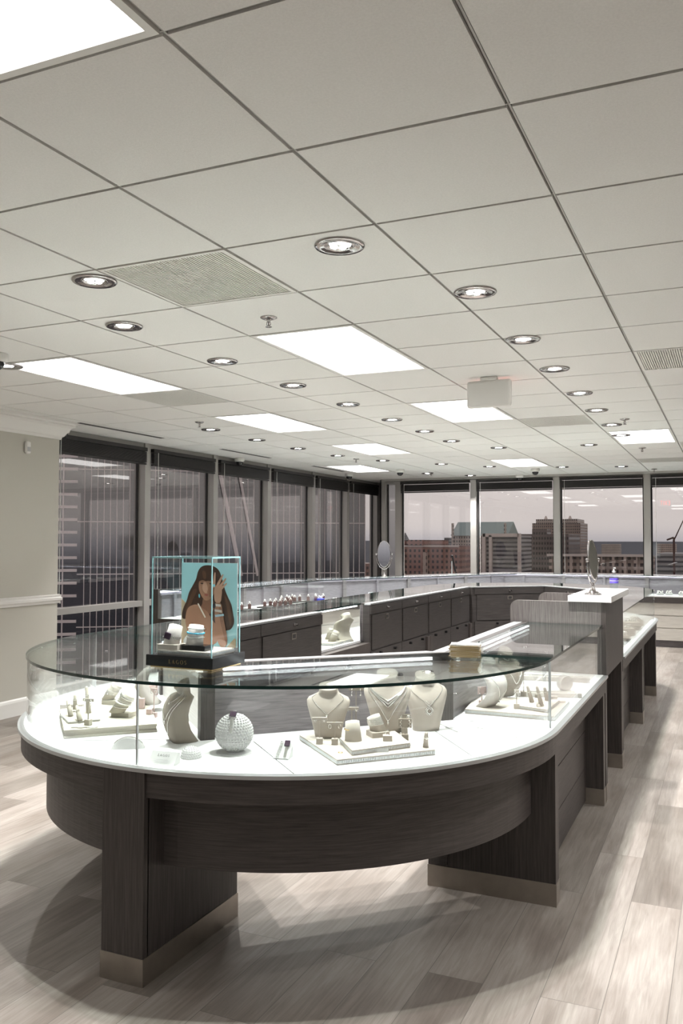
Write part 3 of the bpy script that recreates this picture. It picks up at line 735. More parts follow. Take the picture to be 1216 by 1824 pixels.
M['concrete'] = plain('pale_concrete', (.68, .60, .56), .8)
M['copper'] = plain('weathered_copper_roof', (.30, .37, .36), .7)
M['haze'] = plain('hazed_trees', (.26, .28, .33), .9)  # bluish air haze mixed into the far tree colour
FAR = 3.0      # the skyline was drawn at a third of its size
def bld(name, label, x0, x1, y, dep, z1, mat, extra=None, cat='building'):
    t = thing(name, label, cat, ((x0+x1)/2, y, -40)); P = lambda nm, mb, mt, **k: emit(nm, mb, mt, t, world=True, **k)
    P('walls', MB().box(x0, x1, y, y+dep, -40, z1), mat)
    if extra: extra(P, x0, x1, y, dep, z1)
    t.location = ((x0+x1)/2*FAR, y*FAR, -123); t.scale = (FAR, FAR, FAR)
    return t
def ex_red(P, x0, x1, y, d, z):
    P('roof_block', MB().box(x0+1.6, x0+4.2, y-.3, y+d, z, z+.8).box(x0+.2, x0+1.1, y-.2, y+3, z, z+.7), 'brick'); P('balcony', MB().box(x0+.8, x0+1.2, y-.9, y, -40, z-1).box(x0+4.3, x0+4.8, y-.9, y, -40, z-1), 'beige')
    P('parapet', MB().box(x0-.1, x1+.1, y-.15, y, z-.25, z), 'concrete')
bld('brick_apartments', 'red brick apartment block left in the skyline, behind the monitor', -45.0, -35.6, 120, 12, 1.0, 'brick', ex_red)
def ex_gable(P, x0, x1, y, d, z):
    mb = MB(); v = [mb.bm.verts.new(q) for q in ((x0-.3, y-.3, z), (x1+.3, y-.3, z), (x1+.3, y+d, z), (x0-.3, y+d, z), (x0-.3, y+d/2, z+3.4), (x1+.3, y+d/2, z+3.4))]
    for q in ((0, 1, 5, 4), (3, 4, 5, 2), (0, 4, 3), (1, 2, 5), (0, 3, 2, 1)): mb._f([v[i] for i in q])
    P('roof', mb, 'copper'); P('pier', MB().box(x0, x0+.5, y-.5, y, -40, z+3).box(x1-.5, x1, y-.5, y, -40, z+3).box((x0+x1)/2-.4, (x0+x1)/2+.4, y-.5, y, -40, z), 'stonefac')
bld('gabled_tower', 'broad stone tower with a long grey-green gabled roof', -60.9, -47.6, 200, 12, 3.0, 'stonefac', ex_gable)
bld('slim_block', 'slim pale block peeping out left of the gabled tower', -66.0, -63.4, 210, 8, 2.6, 'greyfac')
def ex_frame(P, x0, x1, y, d, z):
    mb = MB(); mb.box(x0-.15, x0+.45, y-.8, y, -8, z+.3).box(x1-.2, x1+.3, y-.8, y, -8, z+.3).box(x0, x1, y-.8, y, z-.3, z+.3).box(x0+1.1, x0+1.6, y-.8, y, -8, z).box(x0, x1, y-.8, y, -8.5, -8)
    P('frame', mb, 'concrete')
bld('framed_office', 'grey office block outlined by a pale concrete frame', -39.8, -33.4, 150, 10, 2.7, 'greyfac', ex_frame)
bld('dark_office', 'dark office block right of the pale-framed one', -38.2, -28.6, 172, 14, 3.1, 'darkfac', lambda P, x0, x1, y, d, z: P('roof_plant', MB().box(x0+2, x0+5, y+2, y+6, z, z+1.0), 'darkfac'))
def ex_crown(P, x0, x1, y, d, z):
    P('crown', MB().box(x0+1, x0+6, y+.5, y+d, z, z+1.2).box(x1-6, x1-1, y+.5, y+d, z, z+1.2), 'stonefac'); P('finial', MB().cyl((x0+3.5, y+3, z+1.2), (x0+3.5, y+3, z+2.2), .6, .2).cyl((x1-3.5, y+3, z+1.2), (x1-3.5, y+3, z+2.2), .6, .2).cyl((x1-7, y+4, z), (x1-7, y+4, z+13), .25, .1, 6), 'concrete')
bld('crowned_tower', 'tall brown stone tower with rounded crowned top and antenna', -54.0, -39.8, 260, 14, 7.2, 'brick2', ex_crown)
def ex_apt(P, x0, x1, y, d, z):
    mb = MB()
    for q in range(9): mb.box(x0+q*1.5+.1, x0+q*1.5+.6, y-.8, y, -40, z)
    P('balcony', mb, 'beige'); P('parapet', MB().box(x0-.2, x1+.2, y-.9, y+.2, z, z+.35), 'concrete')
bld('long_apartments', 'long low beige apartment block at right in the skyline', -24.5, -10.6, 130, 14, -.6, 'beige', ex_apt)
bld('grey_hall', 'low grey hall at the right edge of the skyline', -10.4, 6.0, 145, 20, -.3, 'greyfac')
bld('spire_tower', 'faint grey tower with a sloping top at the left of the skyline', -111.5, -107.8, 300, 8, 1.0, 'greyfac', lambda P, x0, x1, y, d, z: P('sloped_top', MB().prism([(x0, y), (x1, y), (x1, y+d), (x0, y+d)], z, z+1).cyl((x0+1.4, y+3, z+.5), (x0+1.0, y+3, z+4), 1.6, .1, 8), 'greyfac'))
bld('low_brick_block', 'low red block beside the room corner post', -52, -45.5, 112, 7, -1.6, 'brick')
t = thing('tower_crane', 'thin red tower crane at the far right of the skyline', 'crane', (-15.2, 280, -123))
emit('mast', MB().box(-15.5, -14.9, 280, 280.6, -123, 3), 'maroon', t, world=True)
emit('jib', MB().cyl((-15.2, 280, 2), (-10.5, 280, 12.5), .22, .1, 6).cyl((-15.2, 280, 3), (-17.2, 280, 2.2), .3, .3, 6), 'maroon', t, world=True)
for q, (x0, x1, y, z) in enumerate([(-420, -150, 900, -.5), (-160, 60, 1100, 1.5), (30, 400, 950, .5), (-900, -380, 1000, 2)]):
    emit('tree_line', MB().box(x0*2.4, x1*2.4, y*2.4, y*2.4+60, -123, 1.5+(z-1.5)*2.4+2), 'haze', kind='structure')
for q, (x, y, z, w, mt) in enumerate([(-92, 420, 1.5, 7, 'greyfac'), (-60, 460, .5, 9, 'stonefac'), (-30, 420, .8, 8, 'beige'), (-8, 380, 1.2, 6, 'greyfac'), (5, 430, 0, 10, 'stonefac'), (-120, 500, -1, 14, 'brick2')]):
    bld('distant_building', 'small hazy building on the horizon, %s from the left' % (['second', 'third', 'fourth', 'fifth', 'sixth', 'first'][q]), x, x+w, y, 8, z, mt)
# glass tower seen through the left windows
A0, A1 = Vector((-70.0, 58.0)), Vector((-30.0, 87.5)); d = (A1-A0).normalized(); nrm = Vector((d.y, -d.x)); L = 43.4
t = thing('glass_tower', 'dark glass office tower with pale vertical fins filling the left windows', 'building', (A0.x, A0.y, -123), math.atan2(d.y, d.x))
M['curtain'] = newmat('dark_curtain_wall')[0]
b_ = M['curtain'].node_tree.nodes['Principled BSDF']; b_.inputs['Base Color'].default_value = (.02, .02, .023, 1); b_.inputs['Roughness'].default_value = .06; b_.inputs['Specular IOR Level'].default_value = 1.0; b_.inputs['IOR'].default_value = 1.9
M['fin'] = plain('pale_metal_fin', (.80, .72, .70), .5)
emit('walls', MB().box(0, L, 0, 25, 0, 158), 'curtain', t)
XB = 14.2; fn = MB()
for q in range(int(L/.62)+1):
    if q*.62 < XB+.3: continue
    fn.box(q*.62-.035, q*.62+.035, -.09, 0, 60, 158)
emit('fin', fn, 'fin', t, kind='stuff')
bn = MB()
for q in range(18): bn.box(XB, L, -.06, 0, 64+q*5.2, 64.1+q*5.2)
for q in range(75): bn.box(0, XB, -.10, 0, 64+q*1.25, 64.28+q*1.25)
for q in range(9): bn.box(q*1.6, q*1.6+.12, -.11, 0, 60, 158)
emit('floor_band', bn, 'fin', t)
br = MB(); br.cyl((27.6, -.5, 134), (30.3, -.5, 121), .22, .22, 6).cyl((29.6, -.5, 134), (32.0, -.5, 121), .14, .14, 6)  # pair of slanted beams in front of the fins
emit('slanted_beam', br, 'fin', t)

# ================================================================ DISPLAYS AND JEWELLERY
def secs_std(h, wide=1.0, lean=0.0):
    S = [(0, .25, .15, .02, 0), (.12, .27, .16, 0, 0), (.30, .31, .17, -.02, 0), (.50, .37, .17, -.01, 0), (.62, .41, .15, .01, 0), (.70, .42, .13, .04, 0), (.76, .38, .115, .06, 0), (.805, .28, .105, .07, 0), (.84, .205, .10, .07, .05), (.89, .18, .12, .065, .2), (.97, .19, .15, .05, .45)]
    return [(0, (yo+lean*z)*h, z*h, hw*h*wide, hd*h, t, .8) for z, hw, hd, yo, t in S]
def secs_cres(h, wide=1.0, k=1.0, dp=1.0, pw=.62):
    S = [(0, .27, .15, .13, 0), (.08, .285, .14, .06, 0), (.20, .30, .13, -.04, 0), (.34, .32, .125, -.10, 0), (.48, .345, .12, -.11, 0), (.60, .37, .115, -.07, 0), (.70, .385, .105, .01, 0), (.77, .36, .10, .09, .1), (.81, .27, .095, .13, .2), (.85, .20, .10, .13, .3), (.91, .18, .12, .10, .4), (.99, .19, .15, .05, .6)]
    return [(0, yo*h*k, z*h, hw*h*wide, hd*h*(dp if z < .8 else 1), t, pw if z < .8 else .9) for z, hw, hd, yo, t in S]
def spos(S, a, z, e=.0016):
    """point on the front of a bust: a = angle from the middle, z = height"""
    for p, q in zip(S, S[1:]):
        if z <= q[2] or q is S[-1]:
            f = min(1, max(0, (z-p[2])/(q[2]-p[2]+1e-9))); L = [p[i]+(q[i]-p[i])*f for i in range(7)]; break
    pw = L[6]
    return (L[3]*math.copysign(abs(math.sin(a))**pw, math.sin(a)), L[1]-L[4]*abs(math.cos(a))**pw-e, z)
def bust(name, label, loc, rz, S, mat):
    m = MB(); m.smooth = True; m.loft(S, 32)
    return emit(name, m, mat, None, label, 'bust', loc=loc, rz=rz)
def necklace(label, loc, rz, S, ztop, zbot, amax=1.15, kind='chain', mat='silver', pend='drop', r=.0011, n=34, strands=1):
    t = thing('necklace', label, 'necklace', loc, rz)
    h = S[-1][2]
    mb = MB(); mb.smooth = True; pts = None
    for q in range(strands):
        zb = zbot+q*.012; zt_ = ztop-q*.002; P = []
        for i in range(n+1):
            a = -amax+2*amax*i/n; f = abs(a)/amax
            P.append(spos(S, a*(.45+.55*f), zb+(zt_-zb)*(f**1.15), .0018+.001*q))
        if kind == 'pearl':
            for i in range(n+1): mb.ball(P[i], .0033 if mat == 'pearl' else .0028, 7, 5)
        elif kind == 'rope':
            mb.tube(P, r*1.6, 5)
            for p in P: mb.ball(p, r*2.1, 5, 4)
        else: mb.tube(P, r, 5)
    emit('chain', mb, mat, t)
    c = spos(S, 0, zbot, .003); pm = MB(); pm.smooth = True
    if pend == 'drop': pm.ball((c[0], c[1], c[2]-.006), .0045, 8, 6); pm.ball((c[0], c[1], c[2]-.013), .003, 8, 6)
    elif pend == 'sun':
        R = Matrix.Rotation(PI/2, 3, 'X'); cc = (c[0], c[1]-.001, c[2]-.020); pm.ring(cc, .010, .0022, R, 24)
        for i in range(16):
            a = 2*PI*i/16; pm.ball((cc[0]+.0155*math.cos(a), cc[1], cc[2]+.0155*math.sin(a)), .0024, 6, 4)
        for i in range(7): pm.ball((c[0]-.012+.004*i, c[1]+.001, c[2]+.020-.0015*(3-abs(i-3))*2), .0022, 6, 4)
    elif pend == 'cross': pm.box(c[0]-.0012, c[0]+.0012, c[1]-.001, c[1]+.001, c[2]-.020, c[2]); pm.box(c[0]-.005, c[0]+.005, c[1]-.001, c[1]+.001, c[2]-.008, c[2]-.0055)
    if pend: emit('pendant', pm, mat if mat != 'pearl' else 'silver', t)
    else: pm.bm.free()
    return t
def tray(name, label, corners, z0, z1, mat='pale', beads=True, cat='tray'):
    c = [Vector(p) for p in corners]; ce = sum(c, Vector((0, 0)))/len(c)
    t = thing(name, label, cat, (ce.x, ce.y, z0))
    emit('board', MB().prism([tuple(p) for p in corners], z0, z0+(z1-z0)*.28).prism([tuple(p) for p in corners], z1-(z1-z0)*.28, z1).prism([tuple(ce+(Vector(p)-ce)*.985) for p in corners], z0+(z1-z0)*.2, z1-(z1-z0)*.2), mat, t, world=True)
    if beads:
        b = MB()
        for i in range(len(c)):
            p, q = c[i], c[(i+1) % len(c)]; n = int((q-p).length/.0065)
            for k in range(n): v = p+(q-p)*((k+.5)/n); b.box(v.x-.0022, v.x+.0022, v.y-.0022, v.y+.0022, z0+(z1-z0)*.26, z0+(z1-z0)*.74, rz=math.atan2(q.y-p.y, q.x-p.x))
        emit('beaded_edge', b, 'trim_metal', t, world=True)
    return t
def block(label, loc, rz, w, d, h, mat='pale', cat='riser'):
    return emit('display_block', MB().box(-w/2, w/2, -d/2, d/2, 0, h), mat, None, label, cat, loc=loc, rz=rz, bevel=.0012)
def bolster(label, loc, rz, tilt, r, h, mat='pale', r1=None):
    """tilted bracelet cone standing on a cut foot"""
    R = Matrix.Rotation(tilt, 3, 'Y'); m = MB(); m.smooth = True; r1 = r1 or r*.80
    seg = 28; base = []; top = []
    for i in range(seg):
        a = 2*PI*i/seg; base.append(m.bm.verts.new((r*1.12*math.cos(a), r*.92*math.sin(a), 0)))
        q = R @ Vector((r1*math.cos(a), r1*math.sin(a), h)); top.append((q, m.bm.verts.new(q)))
    for i in range(seg): j = (i+1) % seg; m._f([base[i], base[j], top[j][1], top[i][1]])
    m.smooth = False; m._f(base[::-1]); m._f([v for _, v in top])
    return emit('bracelet_bolster', m, mat, None, label, 'bolster', loc=loc, rz=rz)
def bracelet(label, loc, rz, tilt, r, h, at, kind='chain', mat='silver', r1=None, name='bracelet', w=.0022):
    R = Matrix.Rotation(tilt, 3, 'Y'); r1 = r1 or r*.80; f = at
    def P(a, dz=0, e=.001):
        ff = f+dz/h; b = Vector((r*1.12*math.cos(a), r*.92*math.sin(a), 0)); q = R @ Vector((r1*math.cos(a), r1*math.sin(a), h)); v = b*(1-ff)+q*ff
        cc = (R @ Vector((0, 0, h)))*ff; d = (v-cc).normalized(); return v+d*e
    m = MB(); m.smooth = True; n = 34
    if kind == 'beads':
        for i in range(n): m.ball(P(2*PI*i/n, 0, w*.8), w*1.25, 6, 5)
    elif kind == 'cuff': m.tube([P(-PI*.45-PI*.9*i/30-.6, 0, w) for i in range(31)], w, 7)
    elif kind == 'wide':
        for k in range(7): m.tube([P(2*PI*i/n, (k-3)*w*1.9, w*.7) for i in range(n)], w, 5, True)
    else:
        m.tube([P(2*PI*i/n, 0, w*.6) for i in range(n)], w*.75, 6, True)
        for i in range(n): m.ball(P(2*PI*i/n, 0, w*.8), w*.95, 5, 4)
    return emit(name, m, mat, None, label, 'bracelet', loc=loc, rz=rz)
def earrings(label, loc, rz, h, w=.05, kind='hoop', mat='silver', smat='pale', card=False):
    t = thing('earring_stand', label, 'earring stand', loc, rz)
    emit('foot', MB().box(-.012, .012, -.011, .011, 0, .022), smat, t, bevel=.001)
    emit('stem', MB().box(-.0018, .0018, -.0018, .0018, .022, h-.004), smat, t)
    bh = .034 if card else .012
    emit('bar', MB().box(-w/2, w/2, -.0035, .0035, h-bh, h), smat, t, bevel=.0008)
    for s in (-1, 1):
        m = MB(); m.smooth = True; x = s*w*.30
        R = Matrix.Rotation(PI/2, 3, 'X') @ Matrix.Rotation(.4*s, 3, 'Y')
        if kind == 'hoop': m.ring((x, -.0055, h-bh*.5-.009), .0075, .0012, R, 18, sx=.7)
        elif kind == 'drop': m.ball((x, -.0055, h-.006), .0028, 7, 5); m.tube([(x, -.0055, h-.006), (x+.001*s, -.006, h-.026)], .0008, 5); m.ball((x, -.006, h-.029), .0036, 8, 6)
        elif kind == 'stud':
            m.ball((x, -.005, h-.010), .0032, 7, 5)
            for q in range(6): m.ball((x+.0055*math.cos(q*PI/3), -.005, h-.010+.0055*math.sin(q*PI/3)), .002, 6, 4)
        else:
            for q in range(5): m.ball((x+(q % 2)*.003*s, -.0055, h-.006-.006*q), .0027, 6, 5)
        emit('earring', m, mat, t)
    return t
def ring_stand(label, loc, rz, tilt, h=.05, mat='pale', rmat='silver', gem=True):
    t = thing('ring_stand', label, 'ring stand', loc, rz)
    R = Matrix.Rotation(tilt, 3, 'X'); m = MB(); m.smooth = True
    m.lathe([(0, -.004), (.011, -.004), (.0085, h*.55), (.0070, h*.92), (.0045, h), (0, h)], (0, 0, .004), 16, R)
    for v in m.bm.verts: v.co.z = max(0, v.co.z)
    emit('finger', m, mat, t)
    c = R @ Vector((0, 0, h*.62))+Vector((0, 0, .004)); r = MB(); r.smooth = True; r.ring(c, .0086, .0014, R, 20); r.ball(c+R @ Vector((0, -.0100, 0)), .0036 if gem else .002, 8, 5)
    emit('ring', r, rmat, t)
    return t
def watch(label, loc, rz, path, w=.010, face_at=0, strap='silver', fw=.014):
    """square watch on a bead-link band following a path of (y, z) points"""
    t = thing('watch', label, 'watch', loc, rz)
    m = MB(); m.smooth = True; P = [Vector((0, y, z)) for y, z in path]; L = [0]
    for a, b in zip(P, P[1:]): L.append(L[-1]+(b-a).length)
    n = int(L[-1]/.0042)
    for k in range(n):
        s = L[-1]*(k+.5)/n; i = max(j for j in range(len(L)-1) if L[j] <= s); f = (s-L[i])/(L[i+1]-L[i]+1e-9); p = P[i].lerp(P[i+1], f)
        for x in (-1, 0, 1): m.ball((x*w*.38, p.y, p.z), .0023, 6, 4)
    emit('band', m, strap, t)
    i = face_at; p = P[i]; d = (P[min(i+1, len(P)-1)]-P[max(0, i-1)]).normalized(); a = math.atan2(d.z, d.y); a += PI if d.y < 0 else 0
    emit('case', MB().box(-fw*.85, fw*.85, p.y-fw, p.y+fw, p.z-.001, p.z+.006, rx=a, piv=(0, p.y, p.z)), 'purple_black', t, bevel=.002)
    return t
TP = .75
# ---- centre group in the round case
pl = [(-1.528, 2.994, 0.75), (-1.238, 2.711, 0.75), (-0.976, 2.990, 0.75)]
bk = (pl[0][0]+pl[2][0]-pl[1][0], pl[0][1]+pl[2][1]-pl[1][1])
tray('display_tray', 'large square beaded tray under the three necklace busts', [p[:2] for p in pl]+[bk], .7305, .75)
pl = [(-1.333, 2.943, 0.768), (-1.212, 2.781, 0.768), (-1.067, 2.977, 0.768)]
bk = (pl[0][0]+pl[2][0]-pl[1][0], pl[0][1]+pl[2][1]-pl[1][1])
tray('display_tray', 'smaller beaded tray stacked on the large one in front of the busts', [p[:2] for p in pl]+[bk], .7505, .768)
S = secs_std(.200); L = (-1.411, 3.006, 0.75); bust('necklace_bust', 'linen necklace bust at the left of the centre group, behind two earring stands', L, .30, S, 'bust')
necklace('fine necklace with small pendant on the left centre bust', L, .30, S, .165, .095, kind='chain', r=.0010)
S = secs_std(.235, .95); L = (-1.239, 3.192, 0.75); bust('necklace_bust', 'tall linen bust in the middle wearing many strands', L, .42, S, 'bust')
necklace('thick multi-strand silver necklace high on the middle bust', L, .42, S, .192, .105, kind='rope', r=.0014, strands=3, pend=None)
necklace('long thin necklace with drop pendant low on the middle bust', L, .42, S, .190, .050, kind='rope', r=.0009, pend='drop')
S = secs_std(.228, .95, .02); L = (-1.139, 3.373, 0.73); bust('necklace_bust', 'smooth linen bust at the right of the centre group wearing a sun pendant', L, .62, S, 'bust')
necklace('necklace with round sun pendant on the right centre bust', L, .62, S, .186, .105, kind='chain', r=.0011, pend='sun')
earrings('tall earring stand with hoop drops between the left and middle busts', (-1.364, 3.168, 0.75), .45, .168, .058, 'drop', smat='bust_tan')
earrings('earring stand with a wide card in front of the left bust', (-1.393, 2.893, 0.75), .40, .098, .056, 'stud', smat='bust')
earrings('low earring stand with large hoops left of the small tray', (-1.338, 2.909, 0.75), .40, .082, .060, 'hoop', smat='bust')
earrings('earring card with studs behind the gold cuff bolster', (-1.380, 3.161, 0.75), .45, .090, .056, 'stud', smat='bust_tan', card=False)
earrings('dark card with floral studs at the right of the centre group', (-1.168, 3.192, 0.75), .45, .074, .048, 'stud', smat='bust_tan', card=True)
earrings('earring card with pale drops in front of the floral studs', (-1.126, 3.085, 0.75), .45, .080, .050, 'cluster', smat='bust_tan', card=True)
L = (-1.269, 2.923, 0.768); bolster('short round bolster on the small tray holding a gold cuff', L, .4, -.06, .028, .070, 'pale', .026)
bracelet('slim gold cuff bracelet on the short bolster', L, .4, -.06, .028, .070, .62, 'cuff', 'gold', .026, name='cuff_bracelet', w=.0022)
L = (-1.214, 3.029, 0.768); block('square linen block under the tilted wide-bracelet bolster', L, .78, .072, .062, .020, 'bust')
L = (L[0], L[1]+.004, .788); bolster('tilted bolster on the linen block with a wide bracelet', L, .35, -.35, .028, .058, 'pale', .025)
bracelet('wide woven silver bracelet near the top of the tilted bolster', L, .35, -.35, .028, .058, .66, 'wide', 'silver', .025, w=.0021)
L = (-1.155, 2.976, 0.768); block('small linen ring cube at the front of the small tray', L, .40, .034, .030, .020, 'bust')
m = MB(); m.smooth = True; R = Matrix.Rotation(PI/2, 3, 'X'); m.ring((0, 0, .006), .008, .0014, R, 18); m.ball((0, 0, .0155), .004, 8, 5)
emit('ring', m, 'silver', None, 'silver ring standing on the small linen cube', 'ring', loc=(L[0], L[1], .788), rz=.4)
ring_stand('slanted ring finger with ring at the right corner of the large tray', (-1.018, 3.008, 0.75), .5, .25, .055, 'bust')
m = MB(); m.smooth = True; m.ring((0, 0, .0012), .008, .0012, None, 18)
emit('ring', m, 'gold', None, 'thin gold ring lying flat at the front of the large tray', 'ring', loc=(-1.267, 2.802, 0.75))
# serif letters for the brand cards
def letters(text, h, thick, gap=.35):
    mb = MB()
    def pg(pts, x): mb.prism([(x+a*h, b*h) for a, b in pts], 0, thick)
    def arcp(x, cx, cz, rx, rz_, a0, a1, w0, w1, n=18):
        o = []; i_ = []
        for k in range(n+1):
            a = math.radians(a0+(a1-a0)*k/n); f = abs(math.cos(a)); w = w0+(w1-w0)*f
            o.append((cx+rx*math.cos(a), cz+rz_*math.sin(a))); i_.append((cx+(rx-w)*math.cos(a), cz+(rz_-w0)*math.sin(a)))
        for k in range(n): pg([o[k], o[k+1], i_[k+1], i_[k]], x)
    x = 0
    for ch in text:
        if ch == 'L': pg([(.12, 0), (.26, 0), (.26, 1), (.12, 1)], x); pg([(0, .95), (.38, .95), (.38, 1), (0, 1)], x); pg([(0, 0), (.62, 0), (.62, .05), (0, .05)], x); pg([(.58, 0), (.64, 0), (.64, .26), (.61, .26)], x); wd = .64
        elif ch == 'A': pg([(.06, 0), (.12, 0), (.42, 1), (.36, 1)], x); pg([(.34, 1), (.44, 1), (.78, 0), (.62, 0)], x); pg([(.2, .33), (.6, .33), (.6, .38), (.2, .38)], x); pg([(0, 0), (.22, 0), (.22, .04), (0, .04)], x); pg([(.54, 0), (.84, 0), (.84, .04), (.54, .04)], x); wd = .84
        elif ch == 'G': arcp(x, .42, .5, .42, .52, 40, 330, .05, .14); pg([(.66, .05), (.80, .05), (.80, .42), (.66, .42)], x); pg([(.54, .40), (.90, .40), (.90, .44), (.54, .44)], x); wd = .88
        elif ch == 'O': arcp(x, .45, .5, .45, .52, 0, 360, .05, .14, 30); wd = .90
        elif ch == 'S': arcp(x, .29, .74, .25, .27, 30, 260, .06, .12); arcp(x, .29, .26, .27, .28, -150, 90, .06, .13); wd = .58
        x += (wd+gap)*h
    for v in mb.bm.verts: v.co.x -= (x-gap*h)/2
    return mb
def stand_text(mb):      # lay letters (x, y) -> (x, z) facing local -y
    for v in mb.bm.verts: v.co = Vector((v.co.x, -v.co.z, v.co.y))
    return mb
def tilt_text(mb, ang, org):
    R = Matrix.Rotation(ang, 4, 'X'); 
    for v in mb.bm.verts: v.co = (R @ v.co)+Vector(org)
    return mb
t = thing('name_card', 'tiny slanted brand card at the front edge of the small tray', 'card', (-1.136, 2.871, 0.75), .42)
emit('card', MB().box(-.024, .024, -.001, .001, 0, .013, rx=-.3), 'white', t)
emit('lettering', tilt_text(stand_text(letters('LAGOS', .005, .0004)), -.3, (0, -.0013, .004)), 'trim_metal', t)
# ---- sphere, half dome, sign and other pieces at the left front
def studded(R, z0, rows, k0=0, cx=0):
    m = MB(); m.smooth = True
    m.lathe([(R*.965*math.sin(a), R-R*.965*math.cos(a)) for a in [PI*(i/24) for i in range(25)]], (0, 0, 0), 32) if z0 == 0 else None
    n = rows
    for i in range(1, n):
        a = PI*i/n; rr = R*math.sin(a); z = R-R*math.cos(a)
        if z < z0: continue
        c_ = max(3, int(2*PI*rr/(R*PI/n*1.12)))
        for q in range(c_):
            b = 2*PI*(q+.5*(i % 2))/c_; m.lathe([(R*.066, -R*.02), (R*.060, R*.018), (R*.030, R*.052), (0, R*.056)], (R*.965*math.sin(a)*math.cos(b), R*.965*math.sin(a)*math.sin(b), R-R*.965*math.cos(a)), 5, Vector((math.sin(a)*math.cos(b), math.sin(a)*math.sin(b), -math.cos(a))).to_track_quat('Z', 'Y').to_matrix())
    return m
L = (-1.655, 2.700, 0.733)
emit('display_disc', MB().lathe([(0, 0), (.066, 0), (.066, .003), (0, .003)], seg=40), 'white', None, 'thin white disc under the studded ball', 'stand', loc=(L[0], L[1]+.02, .7305))
sb = studded(.069, 0, 21); bl = emit('studded_ball', sb, 'white', None, 'white studded ball in the round case with a watch over it', 'display ball', loc=(L[0], L[1]+.02, .7335))
pth = [(-.073*math.sin(a), .070+.0745*math.cos(a)) for a in [math.radians(-8+q*6) for q in range(16)]]
watch('square dark watch with beaded silver band draped over the studded ball', (L[0], L[1]+.02, .7335), .36, pth, .011, 5, fw=.015)
m = studded(.034, .034, 15)
m.lathe([(.0328*math.cos(a), .034+.0328*math.sin(a)) for a in [PI/2*i/10 for i in range(10)]]+[(0, .0668)], (0, 0, 0), 28)
for v in m.bm.verts: v.co.z = max(0, v.co.z-.034)
for v in m.bm.verts: v.co = Vector((v.co.x*1.12, v.co.y*1.12, v.co.z*1.2))
emit('studded_dome', m, 'white', None, 'small white studded half dome beside the sign', 'display dome', loc=(-1.757, 2.593, 0.7305))
t = thing('brand_sign', 'small white slanted brand sign at the front rim of the round case', 'sign', (-1.792, 2.475, 0.7305), .12)
m = MB(); v = [m.bm.verts.new(q) for q in ((-.05, -.018, 0), (.05, -.018, 0), (.05, .030, 0), (-.05, .030, 0), (-.05, .016, .040), (.05, .016, .040), (-.05, .030, .036), (.05, .030, .036))]
for q in ((0, 1, 5, 4), (4, 5, 7, 6), (2, 3, 6, 7), (0, 4, 6, 3), (1, 2, 7, 5), (0, 3, 2, 1)): m._f([v[i] for i in q])
emit('wedge', m, 'white', t)
a_ = -math.atan2(.034, .040)
emit('lettering', tilt_text(stand_text(letters('LAGOS', .0085, .0005)), a_, (0, -.018+.034*.62-.001, .040*.62+.001)), 'black_matte', t)
m = MB()
for q, w in enumerate((.022, .030, .026)):
    z = .40-.11*q; m.box(-w, w, -.0006, 0, 0, .0008)
    for vv in list(m.bm.verts)[-8:]: vv.co = Matrix.Rotation(a_, 3, 'X') @ vv.co+Vector((0, -.018+.034*z-.0008, .040*z+.0008))
emit('small_print', m, 'trim_metal', t)
S = secs_cres(.222, .92, .62, 1.5, .5); L = (-1.946, 2.791, 0.7305); bust('necklace_bust', 'curved stone-coloured bust left of the studded ball, leaning forward', L, -.70, S, 'bust_tan')
necklace('long double chain with small ball pendant on the curved left bust', L, -.70, S, .180, .085, kind='chain', pend='drop', r=.0011)
necklace('short fine chain with cluster charm high on the curved left bust', L, -.70, S, .196, .150, amax=1.2, kind='chain', pend='drop', r=.0009)
necklace('long beaded chain hanging down the side of the curved left bust', L, -.70, S, .180, .030, amax=1.45, kind='rope', pend=None, r=.0008)
t = thing('bracelet_ramp', 'low white crescent ramp with a chain bracelet at the left front', 'stand', (-2.045, 2.607, 0.7305), .55)
m = MB(); n = 20; w = .010; A = []
for i in range(n+1):
    x = -.062+.124*i/n; A.append((x, .040*(1-(x/.062)**2)**.75 if abs(x) < .062 else 0))
for i in range(n):
    (xa, za), (xb, zb_) = A[i], A[i+1]; v = [m.bm.verts.new(q) for q in ((xa, -.014, 0), (xb, -.014, 0), (xb, .014, 0), (xa, .014, 0), (xa, -.006, za), (xb, -.006, zb_), (xb, .010, zb_), (xa, .010, za))]
    m._f([v[4], v[5], v[6], v[7]]); m._f([v[0], v[1], v[5], v[4]]); m._f([v[2], v[3], v[7], v[6]])
emit('ramp', m, 'white', t)
m = MB(); m.smooth = True
for i in range(44):
    x = -.052+.104*i/43; m.ball((x, 0.002+.0015*(i % 2), .040*(1-(x/.062)**2)**.75+.002), .0023, 6, 4)
emit('bracelet', m, 'silver', None, 'chain bracelet lying over the white crescent ramp', 'bracelet', loc=(-2.045, 2.607, 0.7305), rz=.55)
t = thing('bracelet_ramp', 'small white wedge holding a watch and a bracelet, right of the ball', 'stand', (-1.457, 2.722, 0.7305), .15)
m = MB(); v = [m.bm.verts.new(q) for q in ((-.028, -.022, 0), (.030, -.022, 0), (.030, .030, 0), (-.028, .030, 0), (-.028, .030, .046), (.030, .030, .046), (-.028, -.022, .004), (.030, -.022, .004))]
for q in ((0, 1, 7, 6), (6, 7, 5, 4), (2, 3, 4, 5), (0, 6, 4, 3), (1, 2, 5, 7), (0, 3, 2, 1)): m._f([v[i] for i in q])
emit('wedge', m, 'white', t)
L = (-1.457, 2.722, 0.7305)
pw_ = [(.028-.005*q, .050-.0042*q) for q in range(11)]
